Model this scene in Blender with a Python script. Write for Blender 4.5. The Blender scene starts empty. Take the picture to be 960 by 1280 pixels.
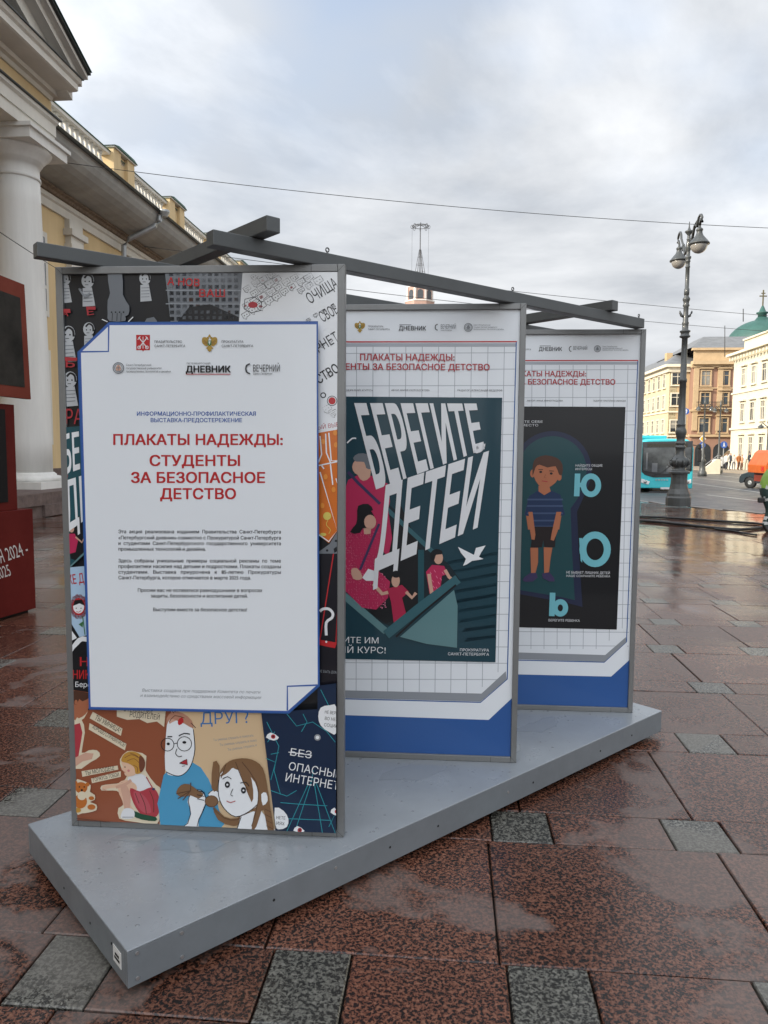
import bpy, bmesh, math, random
from mathutils import Vector, Matrix
from mathutils.geometry import tessellate_polygon
random.seed(7)
sc = bpy.context.scene
C = sc.collection
PI = math.pi
# ------------------------------------------------------------------ camera
F, PITCH, ROLL, EYE = 924.3, .0846, .0068, 1.6
cam = bpy.data.cameras.new('camera'); camo = bpy.data.objects.new('camera', cam); C.objects.link(camo)
cam.sensor_fit = 'VERTICAL'; cam.sensor_height = 24; cam.lens = 24 * F / 1280
cam.clip_start = .05; cam.clip_end = 3000
camo.location = (0, 0, EYE)
camo.rotation_euler = (Matrix.Rotation(PI/2 - PITCH, 3, 'X') @ Matrix.Rotation(ROLL, 3, 'Z')).to_euler()
sc.camera = camo
# ------------------------------------------------------------------ view transform, sky, sun
sc.view_settings.view_transform = 'Standard'; sc.view_settings.look = 'None'
sc.view_settings.exposure = 1.14; sc.view_settings.gamma = 1
SUN_EL, SUN_AZ = math.radians(24), math.radians(247)      # compass angle from +Y towards +X: behind, left
w = bpy.data.worlds.new('World'); sc.world = w; w.use_nodes = True
nt = w.node_tree; nt.nodes.clear()
def N(t, ty, **k):
    n = t.nodes.new(ty)
    for a, b in k.items():
        if a.startswith('i_'): n.inputs[int(a[2:]) if a[2:].isdigit() else a[2:].replace('_', ' ')].default_value = b
        else: setattr(n, a, b)
    return n
out = N(nt, 'ShaderNodeOutputWorld')
sky = N(nt, 'ShaderNodeTexSky', sky_type='NISHITA', sun_disc=False, sun_elevation=SUN_EL, sun_rotation=SUN_AZ)
b1 = N(nt, 'ShaderNodeBackground', i_1=.15)
nt.links.new(sky.outputs[0], b1.inputs[0])
tc = N(nt, 'ShaderNodeTexCoord')
sep = N(nt, 'ShaderNodeSeparateXYZ'); nt.links.new(tc.outputs['Generated'], sep.inputs[0])
# clouds lie on a plane: direction / (z + .25)
zp = N(nt, 'ShaderNodeMath', operation='ADD', i_1=.34); nt.links.new(sep.outputs[2], zp.inputs[0])
zc = N(nt, 'ShaderNodeMath', operation='MAXIMUM', i_1=.12); nt.links.new(zp.outputs[0], zc.inputs[0])
vd = N(nt, 'ShaderNodeVectorMath', operation='DIVIDE'); nt.links.new(tc.outputs['Generated'], vd.inputs[0])
cmb = N(nt, 'ShaderNodeCombineXYZ'); [nt.links.new(zc.outputs[0], cmb.inputs[i]) for i in range(3)]
nt.links.new(cmb.outputs[0], vd.inputs[1])
mp = N(nt, 'ShaderNodeMapping'); mp.inputs['Location'].default_value = (3.1, .6, 0); nt.links.new(vd.outputs[0], mp.inputs[0])
n1 = N(nt, 'ShaderNodeTexNoise', i_Scale=.95, i_Detail=8.0, i_Roughness=.57, i_Distortion=.35); nt.links.new(mp.outputs[0], n1.inputs['Vector'])
n2 = N(nt, 'ShaderNodeTexNoise', i_Scale=1.3, i_Detail=4.0, i_Roughness=.5); 
mp2 = N(nt, 'ShaderNodeMapping'); mp2.inputs['Location'].default_value = (8.1, 1.55, 1); nt.links.new(vd.outputs[0], mp2.inputs[0]); nt.links.new(mp2.outputs[0], n2.inputs['Vector'])
r1 = N(nt, 'ShaderNodeValToRGB'); r1.color_ramp.elements[0].position = .36; r1.color_ramp.elements[1].position = .66
r1.color_ramp.elements[0].color = (.46, .49, .535, 1); r1.color_ramp.elements[1].color = (1.10, 1.11, 1.12, 1)
nt.links.new(n1.outputs[0], r1.inputs[0])
r2 = N(nt, 'ShaderNodeValToRGB'); r2.color_ramp.elements[0].position = .50; r2.color_ramp.elements[1].position = .70
r2.color_ramp.elements[0].color = (0, 0, 0, 1); r2.color_ramp.elements[1].color = (.65, .65, .65, 1)
nt.links.new(n2.outputs[0], r2.inputs[0])
# clouds dull towards the horizon
hz = N(nt, 'ShaderNodeMapRange'); hz.inputs[1].default_value = 0; hz.inputs[2].default_value = .45; hz.inputs[3].default_value = .78; hz.inputs[4].default_value = 1.0
nt.links.new(sep.outputs[2], hz.inputs[0])
mul = N(nt, 'ShaderNodeVectorMath', operation='SCALE'); nt.links.new(r1.outputs[0], mul.inputs[0]); nt.links.new(hz.outputs[0], mul.inputs['Scale'])
# sky brightened towards the sun behind the camera, added to light the boards
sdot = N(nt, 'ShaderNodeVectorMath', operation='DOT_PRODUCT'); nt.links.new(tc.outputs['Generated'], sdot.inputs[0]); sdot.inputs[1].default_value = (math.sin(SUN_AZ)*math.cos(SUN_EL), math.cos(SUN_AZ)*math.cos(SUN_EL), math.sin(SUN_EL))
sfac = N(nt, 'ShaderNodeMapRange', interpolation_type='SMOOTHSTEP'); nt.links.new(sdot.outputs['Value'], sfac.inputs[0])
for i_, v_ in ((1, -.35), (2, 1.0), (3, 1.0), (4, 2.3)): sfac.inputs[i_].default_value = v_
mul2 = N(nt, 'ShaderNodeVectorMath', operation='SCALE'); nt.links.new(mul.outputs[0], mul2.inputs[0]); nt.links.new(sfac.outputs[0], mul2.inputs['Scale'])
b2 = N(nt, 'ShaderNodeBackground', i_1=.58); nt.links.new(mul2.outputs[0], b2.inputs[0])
el = N(nt, 'ShaderNodeMapRange', interpolation_type='SMOOTHSTEP'); el.inputs[1].default_value = .22; el.inputs[2].default_value = .5; nt.links.new(sep.outputs[2], el.inputs[0])   # gaps show only where one looks up between the clouds
gp = N(nt, 'ShaderNodeMath', operation='MULTIPLY'); nt.links.new(r2.outputs[0], gp.inputs[0]); nt.links.new(el.outputs[0], gp.inputs[1])
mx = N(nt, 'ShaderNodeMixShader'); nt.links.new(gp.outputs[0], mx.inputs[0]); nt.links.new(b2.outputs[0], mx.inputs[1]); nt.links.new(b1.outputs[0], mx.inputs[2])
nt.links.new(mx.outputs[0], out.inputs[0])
sl = bpy.data.lights.new('sun', 'SUN'); sl.energy = 2.3; sl.angle = math.radians(.6); sl.color = (1, .9, .74)
so = bpy.data.objects.new('sun', sl); C.objects.link(so)
sd = Vector((math.sin(SUN_AZ)*math.cos(SUN_EL), math.cos(SUN_AZ)*math.cos(SUN_EL), math.sin(SUN_EL)))
so.rotation_euler = sd.to_track_quat('Z', 'Y').to_euler(); so.location = sd * 60
# ------------------------------------------------------------------ helpers
TH = math.radians(5); CT, ST = math.cos(TH), math.sin(TH)       # the street runs 5 degrees right of the view
def W(s, t, z=0): return Vector((s*CT + t*ST, -s*ST + t*CT, z))
def toST(p): return (p[0]*CT - p[1]*ST, p[0]*ST + p[1]*CT)
def ray(u, v):
    du, dv = u-480, v-640
    a = du*math.cos(ROLL)+dv*math.sin(ROLL); b = -du*math.sin(ROLL)+dv*math.cos(ROLL)
    x, y, z = a/F, 1, -b/F
    return Vector((x, y*math.cos(PITCH)+z*math.sin(PITCH), -y*math.sin(PITCH)+z*math.cos(PITCH)))
def gnd(u, v, z=0):
    d = ray(u, v); t = (z-EYE)/d.z; return Vector((d.x*t, d.y*t, z))
def atY(u, v, Y):
    d = ray(u, v); t = Y/d.y; return Vector((d.x*t, Y, EYE+d.z*t))
def atT(u, v, T):
    d = ray(u, v); k = T/(d.x*ST+d.y*CT); return (d.x*k*CT-d.y*k*ST, EYE+d.z*k)
def proj(P):
    x, y, z = P[0], P[1], P[2]-EYE
    yc = y*math.cos(PITCH)-z*math.sin(PITCH); zc = z*math.cos(PITCH)+y*math.sin(PITCH)
    if yc <= .05: return None
    u, v = F*x/yc, -F*zc/yc
    return (480+u*math.cos(ROLL)-v*math.sin(ROLL), 640+u*math.sin(ROLL)+v*math.cos(ROLL))
class Plane:
    """a vertical face at O running along the horizontal direction ex; its outward normal points at the viewer"""
    def __init__(s, O, ex):
        s.O = Vector((O[0], O[1], 0)); s.ex = Vector((ex[0], ex[1], 0)).normalized(); s.n = Vector((s.ex.y, -s.ex.x, 0))
    def px(s, u, v):
        d = ray(u, v); o = Vector((0, 0, EYE)); t = (s.O-o).dot(s.n)/d.dot(s.n); P = o+d*t
        return ((P-s.O).dot(s.ex), P.z)
    def w(s, a, z, out=0): return s.O + s.ex*a + Vector((0, 0, z)) + s.n*out
_m = {}
def lin(c):
    if isinstance(c, str):
        c = [int(c[i:i+2], 16)/255 for i in (0, 2, 4)]
        return tuple(x/12.92 if x <= .04045 else ((x+.055)/1.055)**2.4 for x in c)
    return tuple(c)
def mat(name, col, rough=.6, var=.12, vs=3.0, bump=0, bs=30, metal=0, coat=0, emis=None, spec=.5, streak=False, coatr=.08):
    if name in _m: return _m[name]
    col = lin(col)
    m = bpy.data.materials.new(name); m.use_nodes = True; t = m.node_tree; b = t.nodes['Principled BSDF']
    b.inputs['Roughness'].default_value = rough; b.inputs['Metallic'].default_value = metal
    b.inputs['Specular IOR Level'].default_value = spec
    b.inputs['Coat Weight'].default_value = coat; b.inputs['Coat Roughness'].default_value = coatr
    if var or bump:
        g = N(t, 'ShaderNodeNewGeometry')
    if var:
        src = g.outputs['Position']
        if streak:
            q = N(t, 'ShaderNodeMapping'); q.inputs['Scale'].default_value = (1, 1, .12); t.links.new(src, q.inputs[0]); src = q.outputs[0]
        n = N(t, 'ShaderNodeTexNoise', i_Scale=vs, i_Detail=6.0, i_Roughness=.65); t.links.new(src, n.inputs['Vector'])
        r = N(t, 'ShaderNodeMapRange'); r.inputs[1].default_value = .3; r.inputs[2].default_value = .7; r.inputs[3].default_value = 1-var; r.inputs[4].default_value = 1+var*.6
        t.links.new(n.outputs[0], r.inputs[0])
        v = N(t, 'ShaderNodeVectorMath', operation='SCALE'); v.inputs[0].default_value = col; t.links.new(r.outputs[0], v.inputs['Scale'])
        t.links.new(v.outputs[0], b.inputs['Base Color'])
        r3 = N(t, 'ShaderNodeMapRange'); r3.inputs[1].default_value = .3; r3.inputs[2].default_value = .7; r3.inputs[3].default_value = min(1, rough*1.15); r3.inputs[4].default_value = rough*.8
        t.links.new(n.outputs[0], r3.inputs[0]); t.links.new(r3.outputs[0], b.inputs['Roughness'])
    else: b.inputs['Base Color'].default_value = (*col, 1)
    if bump:
        n = N(t, 'ShaderNodeTexNoise', i_Scale=bs, i_Detail=4.0); t.links.new(g.outputs['Position'], n.inputs['Vector'])
        bp = N(t, 'ShaderNodeBump', i_Strength=bump, i_Distance=.01); t.links.new(n.outputs[0], bp.inputs['Height']); t.links.new(bp.outputs[0], b.inputs['Normal'])
    if emis: b.inputs['Emission Color'].default_value = (*lin(emis[0]), 1); b.inputs['Emission Strength'].default_value = emis[1]
    _m[name] = m; return m
def tag(o, label=None, cat=None, group=None, kind=None):
    if label: o['label'] = label
    if cat: o['category'] = cat
    if group: o['group'] = group
    if kind: o['kind'] = kind
    return o
def empty(name, loc=(0, 0, 0), rz=0, parent=None):
    o = bpy.data.objects.new(name, None); o.empty_display_size = .2; C.objects.link(o); o.location = loc; o.rotation_euler = (0, 0, rz); o.parent = parent
    return o
class MB:
    def __init__(s): s.v = []; s.f = []; s.mi = []; s.mats = []; s.sm = []
    def m(s, mt):
        if mt not in s.mats: s.mats.append(mt)
        return s.mats.index(mt)
    def add(s, vs, fs, mt=None, smooth=False):
        k = len(s.v); s.v += [tuple(x) for x in vs]; i = s.m(mt) if mt else 0
        for f in fs: s.f.append([q+k for q in f]); s.mi.append(i); s.sm.append(smooth)
        return s
    def box(s, x0, x1, y0, y1, z0, z1, mt=None, M=None):
        vs = [Vector((x, y, z)) for z in (z0, z1) for y in (y0, y1) for x in (x0, x1)]
        if M: vs = [M @ v for v in vs]
        return s.add(vs, [(0,2,3,1),(4,5,7,6),(0,1,5,4),(2,6,7,3),(0,4,6,2),(1,3,7,5)], mt)
    def lathe(s, prof, cx=0, cy=0, n=20, mt=None, smooth=True, caps=True, M=None, rot=0):
        vs = []; fs = []
        for (r, z) in prof:
            for i in range(n):
                a = 2*PI*i/n+rot; vs.append(Vector((cx+r*math.cos(a), cy+r*math.sin(a), z)))
        if M: vs = [M @ v for v in vs]
        for j in range(len(prof)-1):
            for i in range(n):
                a, b = j*n+i, j*n+(i+1) % n; fs.append((a, b, b+n, a+n))
        if caps: fs.append(tuple(range(n))[::-1]); fs.append(tuple((len(prof)-1)*n+i for i in range(n)))
        return s.add(vs, fs, mt, smooth)
    def tube(s, pts, r, n=8, mt=None, smooth=True):
        pts = [Vector(p) for p in pts]; rs = r if isinstance(r, (list, tuple)) else [r]*len(pts); vs = []; fs = []
        for i, p in enumerate(pts):
            d = (pts[min(i+1, len(pts)-1)]-pts[max(i-1, 0)]).normalized()
            up = Vector((0, 0, 1)) if abs(d.z) < .9 else Vector((1, 0, 0))
            a = d.cross(up).normalized(); b = d.cross(a)
            for k in range(n): q = 2*PI*k/n; vs.append(p+a*math.cos(q)*rs[i]+b*math.sin(q)*rs[i])
        for j in range(len(pts)-1):
            for i in range(n): a, b = j*n+i, j*n+(i+1) % n; fs.append((a, a+n, b+n, b))
        fs.append(tuple(range(n))); fs.append(tuple((len(pts)-1)*n+i for i in range(n))[::-1])
        return s.add(vs, fs, mt, smooth)
    def prism(s, poly, d, mt=None, ax='y', o=0):
        """poly of (a,b); extruded along ax from o to o+d"""
        def P(a, b, c): return {'y': (a, c, b), 'x': (c, a, b), 'z': (a, b, c)}[ax]
        n = len(poly); vs = [P(a, b, o) for a, b in poly]+[P(a, b, o+d) for a, b in poly]
        tr = tessellate_polygon([[Vector((a, b, 0)) for a, b in poly]])
        fs = [tuple(t) for t in tr]+[tuple(i+n for i in t)[::-1] for t in tr]+[(i, (i+1) % n, (i+1) % n+n, i+n) for i in range(n)]
        return s.add(vs, fs, mt)
    def build(s, name, mt=None, parent=None, bevel=0, fix=True):
        me = bpy.data.meshes.new(name); me.from_pydata(s.v, [], s.f)
        for q in (s.mats or [mt]): me.materials.append(q)
        me.polygons.foreach_set('material_index', s.mi); me.polygons.foreach_set('use_smooth', s.sm)
        if fix:
            bm = bmesh.new(); bm.from_mesh(me); bmesh.ops.recalc_face_normals(bm, faces=bm.faces)
            if bevel: bmesh.ops.bevel(bm, geom=bm.edges[:], offset=bevel, segments=1, affect='EDGES')
            bm.to_mesh(me); bm.free()
        me.update(); o = bpy.data.objects.new(name, me); C.objects.link(o); o.parent = parent
        return o
def BX(name, x0, x1, y0, y1, z0, z1, mt, parent=None, bevel=0, M=None): return MB().box(x0, x1, y0, y1, z0, z1, mt, M).build(name, mt, parent, bevel)
def dup(o, parent=None, **k):
    c = o.copy(); C.objects.link(c); c.parent = parent
    if 'loc' in k: c.location = k['loc']
    if 'rz' in k: c.rotation_euler[2] = k['rz']
    for ch in list(o.children): dup(ch, c)
    return c
def bead(o, width, seg=2):
    m = o.modifiers.new('bevel', 'BEVEL'); m.width = width; m.segments = seg; m.limit_method = 'ANGLE'; return o
def smooth_curve(pts, closed=True, k=4):
    n = len(pts); r = []
    rng = range(n) if closed else range(n-1)
    for i in rng:
        p = [pts[(i+j-1) % n] if closed else pts[max(0, min(n-1, i+j-1))] for j in range(4)]
        for q in range(k):
            t = q/k
            r.append(tuple(.5*((2*p[1][c])+(-p[0][c]+p[2][c])*t+(2*p[0][c]-5*p[1][c]+4*p[2][c]-p[3][c])*t*t+(-p[0][c]+3*p[1][c]-3*p[2][c]+p[3][c])*t**3) for c in (0, 1)))
    if not closed: r.append(tuple(pts[-1]))
    return r
import numpy as np
from mathutils.geometry import delaunay_2d_cdt
_tx = {}
def text_mesh(body, bold=0.0, res=3):
    """glyph outlines from the built-in font, filled by a constrained triangulation and the winding rule"""
    k = (body, res)
    if k in _tx: return _tx[k]
    c = bpy.data.curves.new('t', 'FONT'); c.body = body; c.resolution_u = res; c.fill_mode = 'NONE'
    o = bpy.data.objects.new('t', c); C.objects.link(o); m = bpy.data.meshes.new_from_object(o)
    pv_ = [Vector((q.co.x, q.co.y)) for q in m.vertices]; ed = [tuple(e.vertices) for e in m.edges]
    bpy.data.objects.remove(o); bpy.data.meshes.remove(m); bpy.data.curves.remove(c)
    vs, _, fs, _, _, _ = delaunay_2d_cdt(pv_, ed, [], 0, 1e-5)
    V_ = np.array([(a.x, a.y) for a in vs]); T_ = np.array([f for f in fs if len(f) == 3])
    cen = V_[T_].mean(axis=1); A = np.array([pv_[a] for a, b in ed]); B = np.array([pv_[b] for a, b in ed])
    px_, py_ = cen[:, 0][:, None], cen[:, 1][:, None]; ax, ay, bx, by = A[:, 0], A[:, 1], B[:, 0], B[:, 1]
    cr = (bx-ax)*(py_-ay)-(px_-ax)*(by-ay)
    wn = ((ay <= py_) & (by > py_) & (cr > 0)).sum(1).astype(int)-((ay > py_) & (by <= py_) & (cr < 0)).sum(1)
    f = [tuple(int(i) for i in t) for t in T_[wn != 0]]
    xs = V_[:, 0]; x0, x1 = float(xs.min()), float(xs.max())
    _tx[k] = ([((float(a)-x0)/(x1-x0), float(b)/.725) for a, b in V_], f, (x1-x0)/.725)
    return _tx[k]
class Print:
    """flat print on a Plane: everything is given by where it shows in the photograph and lands on the sheet"""
    def __init__(s, plane, base=.0, step=.00012): s.p = plane; s.b = base; s.k = 0; s.st = step; s.mb = MB(); s.tb = MB(); s.tf = lambda x, y: (x, y); s.scale = 1; s.bigs = []
    lim = None
    def cl(s, a, z):
        if not s.lim: return a, z
        x0, x1, z0, z1 = s.lim; return min(max(a, x0), x1), min(max(z, z0), z1)
    def crop(s, ox, oy, sc): s.scale = sc; s.tf = lambda x, y: (ox+x/sc, oy+y/sc)
    def _w(s, u, v, raw=False):
        if not raw: u, v = s.tf(u, v)
        a, z = s.cl(*s.p.px(u, v)); return s.p.w(a, z, s.b+s.k*s.st)
    def poly(s, pts, mt, smooth=0, up=1):
        if smooth: pts = smooth_curve(pts, True, smooth)
        s.k += up; P = [s._w(*q) for q in pts]
        fl = [Vector(s.tf(*q)).to_3d() for q in pts]
        s.mb.add(P, [tuple(t) for t in tessellate_polygon([fl])], mt); return s
    def line(s, pts, wd, mt, smooth=0, closed=False, up=1):
        if smooth: pts = smooth_curve(pts, closed, smooth)
        s.k += up; n = len(pts); L = []; R = []
        for i in range(n):
            a = pts[(i-1) % n] if closed else pts[max(i-1, 0)]; b = pts[(i+1) % n] if closed else pts[min(i+1, n-1)]
            dx, dy = b[0]-a[0], b[1]-a[1]; l = math.hypot(dx, dy) or 1; ox, oy = -dy/l*wd/2, dx/l*wd/2
            L.append((pts[i][0]+ox, pts[i][1]+oy)); R.append((pts[i][0]-ox, pts[i][1]-oy))
        P = [s._w(*q) for q in L+R]; m = n if closed else n-1
        s.mb.add(P, [(i, (i+1) % n, (i+1) % n+n, i+n) for i in range(m)], mt); return s
    def circ(s, cx, cy, r, mt, ry=None, n=16, up=1, ring=None):
        pts = [(cx+r*math.cos(2*PI*i/n), cy+(ry or r)*math.sin(2*PI*i/n)) for i in range(n)]
        return s.line(pts, ring, mt, closed=True, up=up) if ring else s.poly(pts, mt, up=up)
    def text(s, body, x0, y0, x1, y1, h, mt, bold=0.0, slant=0.0, res=3, quad=None):
        """baseline from (x0,y0) to (x1,y1), capital height h, all in the current crop's pixels"""
        v, f, asp = text_mesh(body, 0.0, res)
        dx, dy = x1-x0, y1-y0; l = math.hypot(dx, dy); nx, ny = dy/l, -dx/l
        big = MB() if (h >= 5 and s.scale == 1) or (h >= 20 and s.scale > 1) or quad else None
        cps = [(0, 0)] if bold < .015 else [(-bold, -bold*.7), (bold, -bold*.7), (-bold, bold*.7), (bold, bold*.7)]
        for ci, (ox, oy) in enumerate(cps):
            P = []
            for a, b in v:
                a += ox/asp; b += oy
                if quad:
                    if b > 1: b = 1+(b-1)*.4
                    (ax, ay), (bx, by), (cx, cy), (ex, ey) = quad     # TL TR BR BL
                    tX, tY = ax+(bx-ax)*a, ay+(by-ay)*a; bX, bY = ex+(cx-ex)*a, ey+(cy-ey)*a
                    q = (bX+(tX-bX)*b, bY+(tY-bY)*b)
                else: q = (x0+dx*a+nx*b*h+dx/l*slant*b*h, y0+dy*a+ny*b*h+dy/l*slant*b*h)
                u, w_ = s.tf(*q); A, z = s.cl(*s.p.px(u, w_)); P.append(s.p.w(A, z, s.b+(s.k+1)*s.st+.0002+ci*.00008))
            (big if big is not None else s.tb).add(P, f, mt)
        if big is not None: s.bigs.append(big)
        return s
    def done(s, parent, n1='poster_artwork', n2='lettering'):
        r = []
        if s.mb.v: r.append(s.mb.build(n1, None, parent, fix=False))
        if s.tb.v: r.append(s.tb.build(n2, None, parent, fix=False))
        r += [q.build(n2, None, parent, fix=False) for q in s.bigs]
        return r
# ------------------------------------------------------------------ granite
def granite(name, ca, cb, cc, pale, wetdark=.62):
    m = bpy.data.materials.new(name); m.use_nodes = True; t = m.node_tree; b = t.nodes['Principled BSDF']; K = t.links.new
    g = N(t, 'ShaderNodeNewGeometry'); oi = N(t, 'ShaderNodeObjectInfo')
    off = N(t, 'ShaderNodeVectorMath', operation='SCALE'); off.inputs[0].default_value = (7.1, 3.3, 5.2); K(oi.outputs['Random'], off.inputs['Scale'])
    P = N(t, 'ShaderNodeVectorMath', operation='ADD'); K(g.outputs['Position'], P.inputs[0]); K(off.outputs[0], P.inputs[1])
    n = N(t, 'ShaderNodeTexNoise', i_Scale=88.0, i_Detail=4.0, i_Roughness=.62, i_Distortion=.5); K(P.outputs[0], n.inputs['Vector'])
    r = N(t, 'ShaderNodeValToRGB'); e = r.color_ramp.elements; e[0].position = .455; e[0].color = (*ca, 1); e[1].position = .51; e[1].color = (*cb, 1)
    x = e.new(.66); x.color = (*cc, 1); K(n.outputs[0], r.inputs[0])
    # large wet / dry blotches, fixed on the ground
    n2 = N(t, 'ShaderNodeTexNoise', i_Scale=1.15, i_Detail=6.0, i_Roughness=.6, i_Distortion=.4); K(g.outputs['Position'], n2.inputs['Vector'])
    wet = N(t, 'ShaderNodeMapRange'); wet.inputs[1].default_value = .53; wet.inputs[2].default_value = .575; K(n2.outputs[0], wet.inputs[0])   # 1 = dry
    br = N(t, 'ShaderNodeMapRange'); br.inputs[3].default_value = .78; br.inputs[4].default_value = 1.2; K(oi.outputs['Random'], br.inputs[0])
    v = N(t, 'ShaderNodeVectorMath', operation='SCALE'); K(r.outputs[0], v.inputs[0]); K(br.outputs[0], v.inputs['Scale'])
    d = N(t, 'ShaderNodeMath', operation='MULTIPLY', i_1=.5); K(wet.outputs[0], d.inputs[0])
    mx = N(t, 'ShaderNodeMix', data_type='RGBA'); K(d.outputs[0], mx.inputs[0]); K(v.outputs[0], mx.inputs[6]); mx.inputs[7].default_value = (*pale, 1)
    K(mx.outputs[2], b.inputs['Base Color'])
    # standing water grows away from the stand: t = along the street
    dt = N(t, 'ShaderNodeVectorMath', operation='DOT_PRODUCT'); K(g.outputs['Position'], dt.inputs[0]); dt.inputs[1].default_value = (ST, CT, 0)
    n3 = N(t, 'ShaderNodeTexNoise', i_Scale=.42, i_Detail=5.0, i_Roughness=.55); K(g.outputs['Position'], n3.inputs['Vector'])
    a = N(t, 'ShaderNodeMapRange'); a.inputs[1].default_value = 5; a.inputs[2].default_value = 15; a.inputs[3].default_value = -.16; a.inputs[4].default_value = .22; K(dt.outputs['Value'], a.inputs[0])
    s = N(t, 'ShaderNodeMath', operation='ADD'); K(n3.outputs[0], s.inputs[0]); K(a.outputs[0], s.inputs[1])
    pud = N(t, 'ShaderNodeMapRange'); pud.inputs[1].default_value = .52; pud.inputs[2].default_value = .64; K(s.outputs[0], pud.inputs[0])
    ro = N(t, 'ShaderNodeMapRange'); ro.inputs[3].default_value = .235; ro.inputs[4].default_value = .46; K(wet.outputs[0], ro.inputs[0])
    rm = N(t, 'ShaderNodeMix', data_type='FLOAT'); K(pud.outputs[0], rm.inputs[0]); K(ro.outputs[0], rm.inputs[2]); rm.inputs[3].default_value = .10
    K(rm.outputs[0], b.inputs['Roughness'])
    bp = N(t, 'ShaderNodeBump', i_Distance=.002); K(n.outputs[0], bp.inputs['Height'])
    st = N(t, 'ShaderNodeMapRange'); st.inputs[3].default_value = .5; st.inputs[4].default_value = .02; K(pud.outputs[0], st.inputs[0]); K(st.outputs[0], bp.inputs['Strength'])
    n5 = N(t, 'ShaderNodeTexNoise', i_Scale=2.6, i_Detail=4.0, i_Roughness=.6); K(g.outputs['Position'], n5.inputs['Vector'])
    bp2 = N(t, 'ShaderNodeBump', i_Distance=.006, i_Strength=.55); K(n5.outputs[0], bp2.inputs['Height']); K(bp.outputs[0], bp2.inputs['Normal']); K(bp2.outputs[0], b.inputs['Normal'])
    return m
RED = granite('red_granite', (.013, .009, .008), (.112, .042, .026), (.215, .100, .064), (.19, .155, .14))
GREY = granite('grey_granite', (.026, .025, .022), (.10, .098, .085), (.20, .195, .17), (.19, .18, .16))
GROUT = mat('dark_joint_grit', (.022, .018, .015), .7, .3, 20, .5, 80)
ASPH = mat('wet_asphalt', (.085, .085, .088), .42, .25, 1.2, .3, 120)
# ------------------------------------------------------------------ ground
def zroad(t): return -.12 - .33*max(0, min(1, (t-20)/16))
def zpave(t): return .0 if t < 20 else zroad(t)+.12
CURB = [(6.2, 120), (6.3, 34), (6.6, 27), (7.24, 22.9), (8.3, 20.2), (10.4, 17.6), (14, 15.2), (22, 13.5), (60, 12.5)]
# one sheet out to the horizon, a hand below everything else
g = MB(); ts = [-400, -30, 0, 20, 24, 28, 32, 36, 60, 130, 1500]; ss = [-1200, -60, 0, 30, 60, 1200]
for a in range(len(ts)):
    for b in ss: g.v.append(W(b, ts[a], zroad(ts[a])-.06 if ts[a] > 0 else -.2)[:])
for a in range(len(ts)-1):
    for b in range(len(ss)-1): k = a*len(ss)+b; g.f.append((k, k+1, k+1+len(ss), k+len(ss))); g.mi.append(0); g.sm.append(False)
tag(g.build('ground', mat('far_ground', (.09, .085, .08), .7, .2, .3)), kind='structure')
road = MB(); ts = [-60, 0, 12] + list(range(14, 38, 2)) + [60, 90, 135, 600]
for a in ts: road.v += [W(5.5 if a > 20 else -40 if a < 12 else 6, a, zroad(a))[:], W(75, a, zroad(a))[:]]
for a in range(len(ts)-1): road.f.append((2*a, 2*a+1, 2*a+3, 2*a+2)); road.mi.append(0); road.sm.append(False)
road = road.build('road', ASPH); tag(road, kind='structure')
def kerbx(t):      # s of the kerb at a given t
    if t <= CURB[-1][1]: return 60
    for (s0, t0), (s1, t1) in zip(CURB, CURB[1:]):
        if t1 <= t <= t0: return s0+(s1-s0)*(t0-t)/(t0-t1)
    return 6.2
pv = MB(); tt = [-60, 0, 12.5, 12.8, 13.2, 13.5, 14, 15.2, 16.4, 17.6, 19, 20.2, 21.5, 22.9, 25, 27, 30, 34, 60, 120]
FAR = mat('pavement_far_granite', (.13, .075, .06), .25, .3, 2.0)
for a in tt: pv.v += [W(-60, a, zpave(a)-.03)[:], W(kerbx(a)-.15, a, zpave(a)-.03)[:]]
for a in range(len(tt)-1): pv.f.append((2*a, 2*a+1, 2*a+3, 2*a+2)); pv.mi.append(0); pv.sm.append(False)
pave = pv.build('pavement', GROUT); tag(pave, kind='structure')
# kerb stones along the edge
KB = mat('kerb_granite', (.19, .17, .155), .35, .2, 6, .3, 150)
pts = [W(s, t, 0) for s, t in CURB]; acc = 0; kb = 0
for i in range(len(pts)-1):
    a, b = pts[i], pts[i+1]; L = (b-a).length
    if i == 0: a = a+(b-a)*((L-20)/L); L = 20
    if i == len(pts)-2: b = a+(b-a)*(8/L); L = 8
    n = max(1, int(L/1.2)); d = (b-a)/n
    for k in range(n):
        p = a+d*(k+.5); s_, t_ = toST(p); ln = d.length
        o = BX('kerb_stone', -ln/2+.008, ln/2-.008, -.09, .09, -.3, .006, KB, pave); o.location = (p.x, p.y, zpave(t_)); o.rotation_euler = (0, 0, math.atan2(d.y, d.x))
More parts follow.
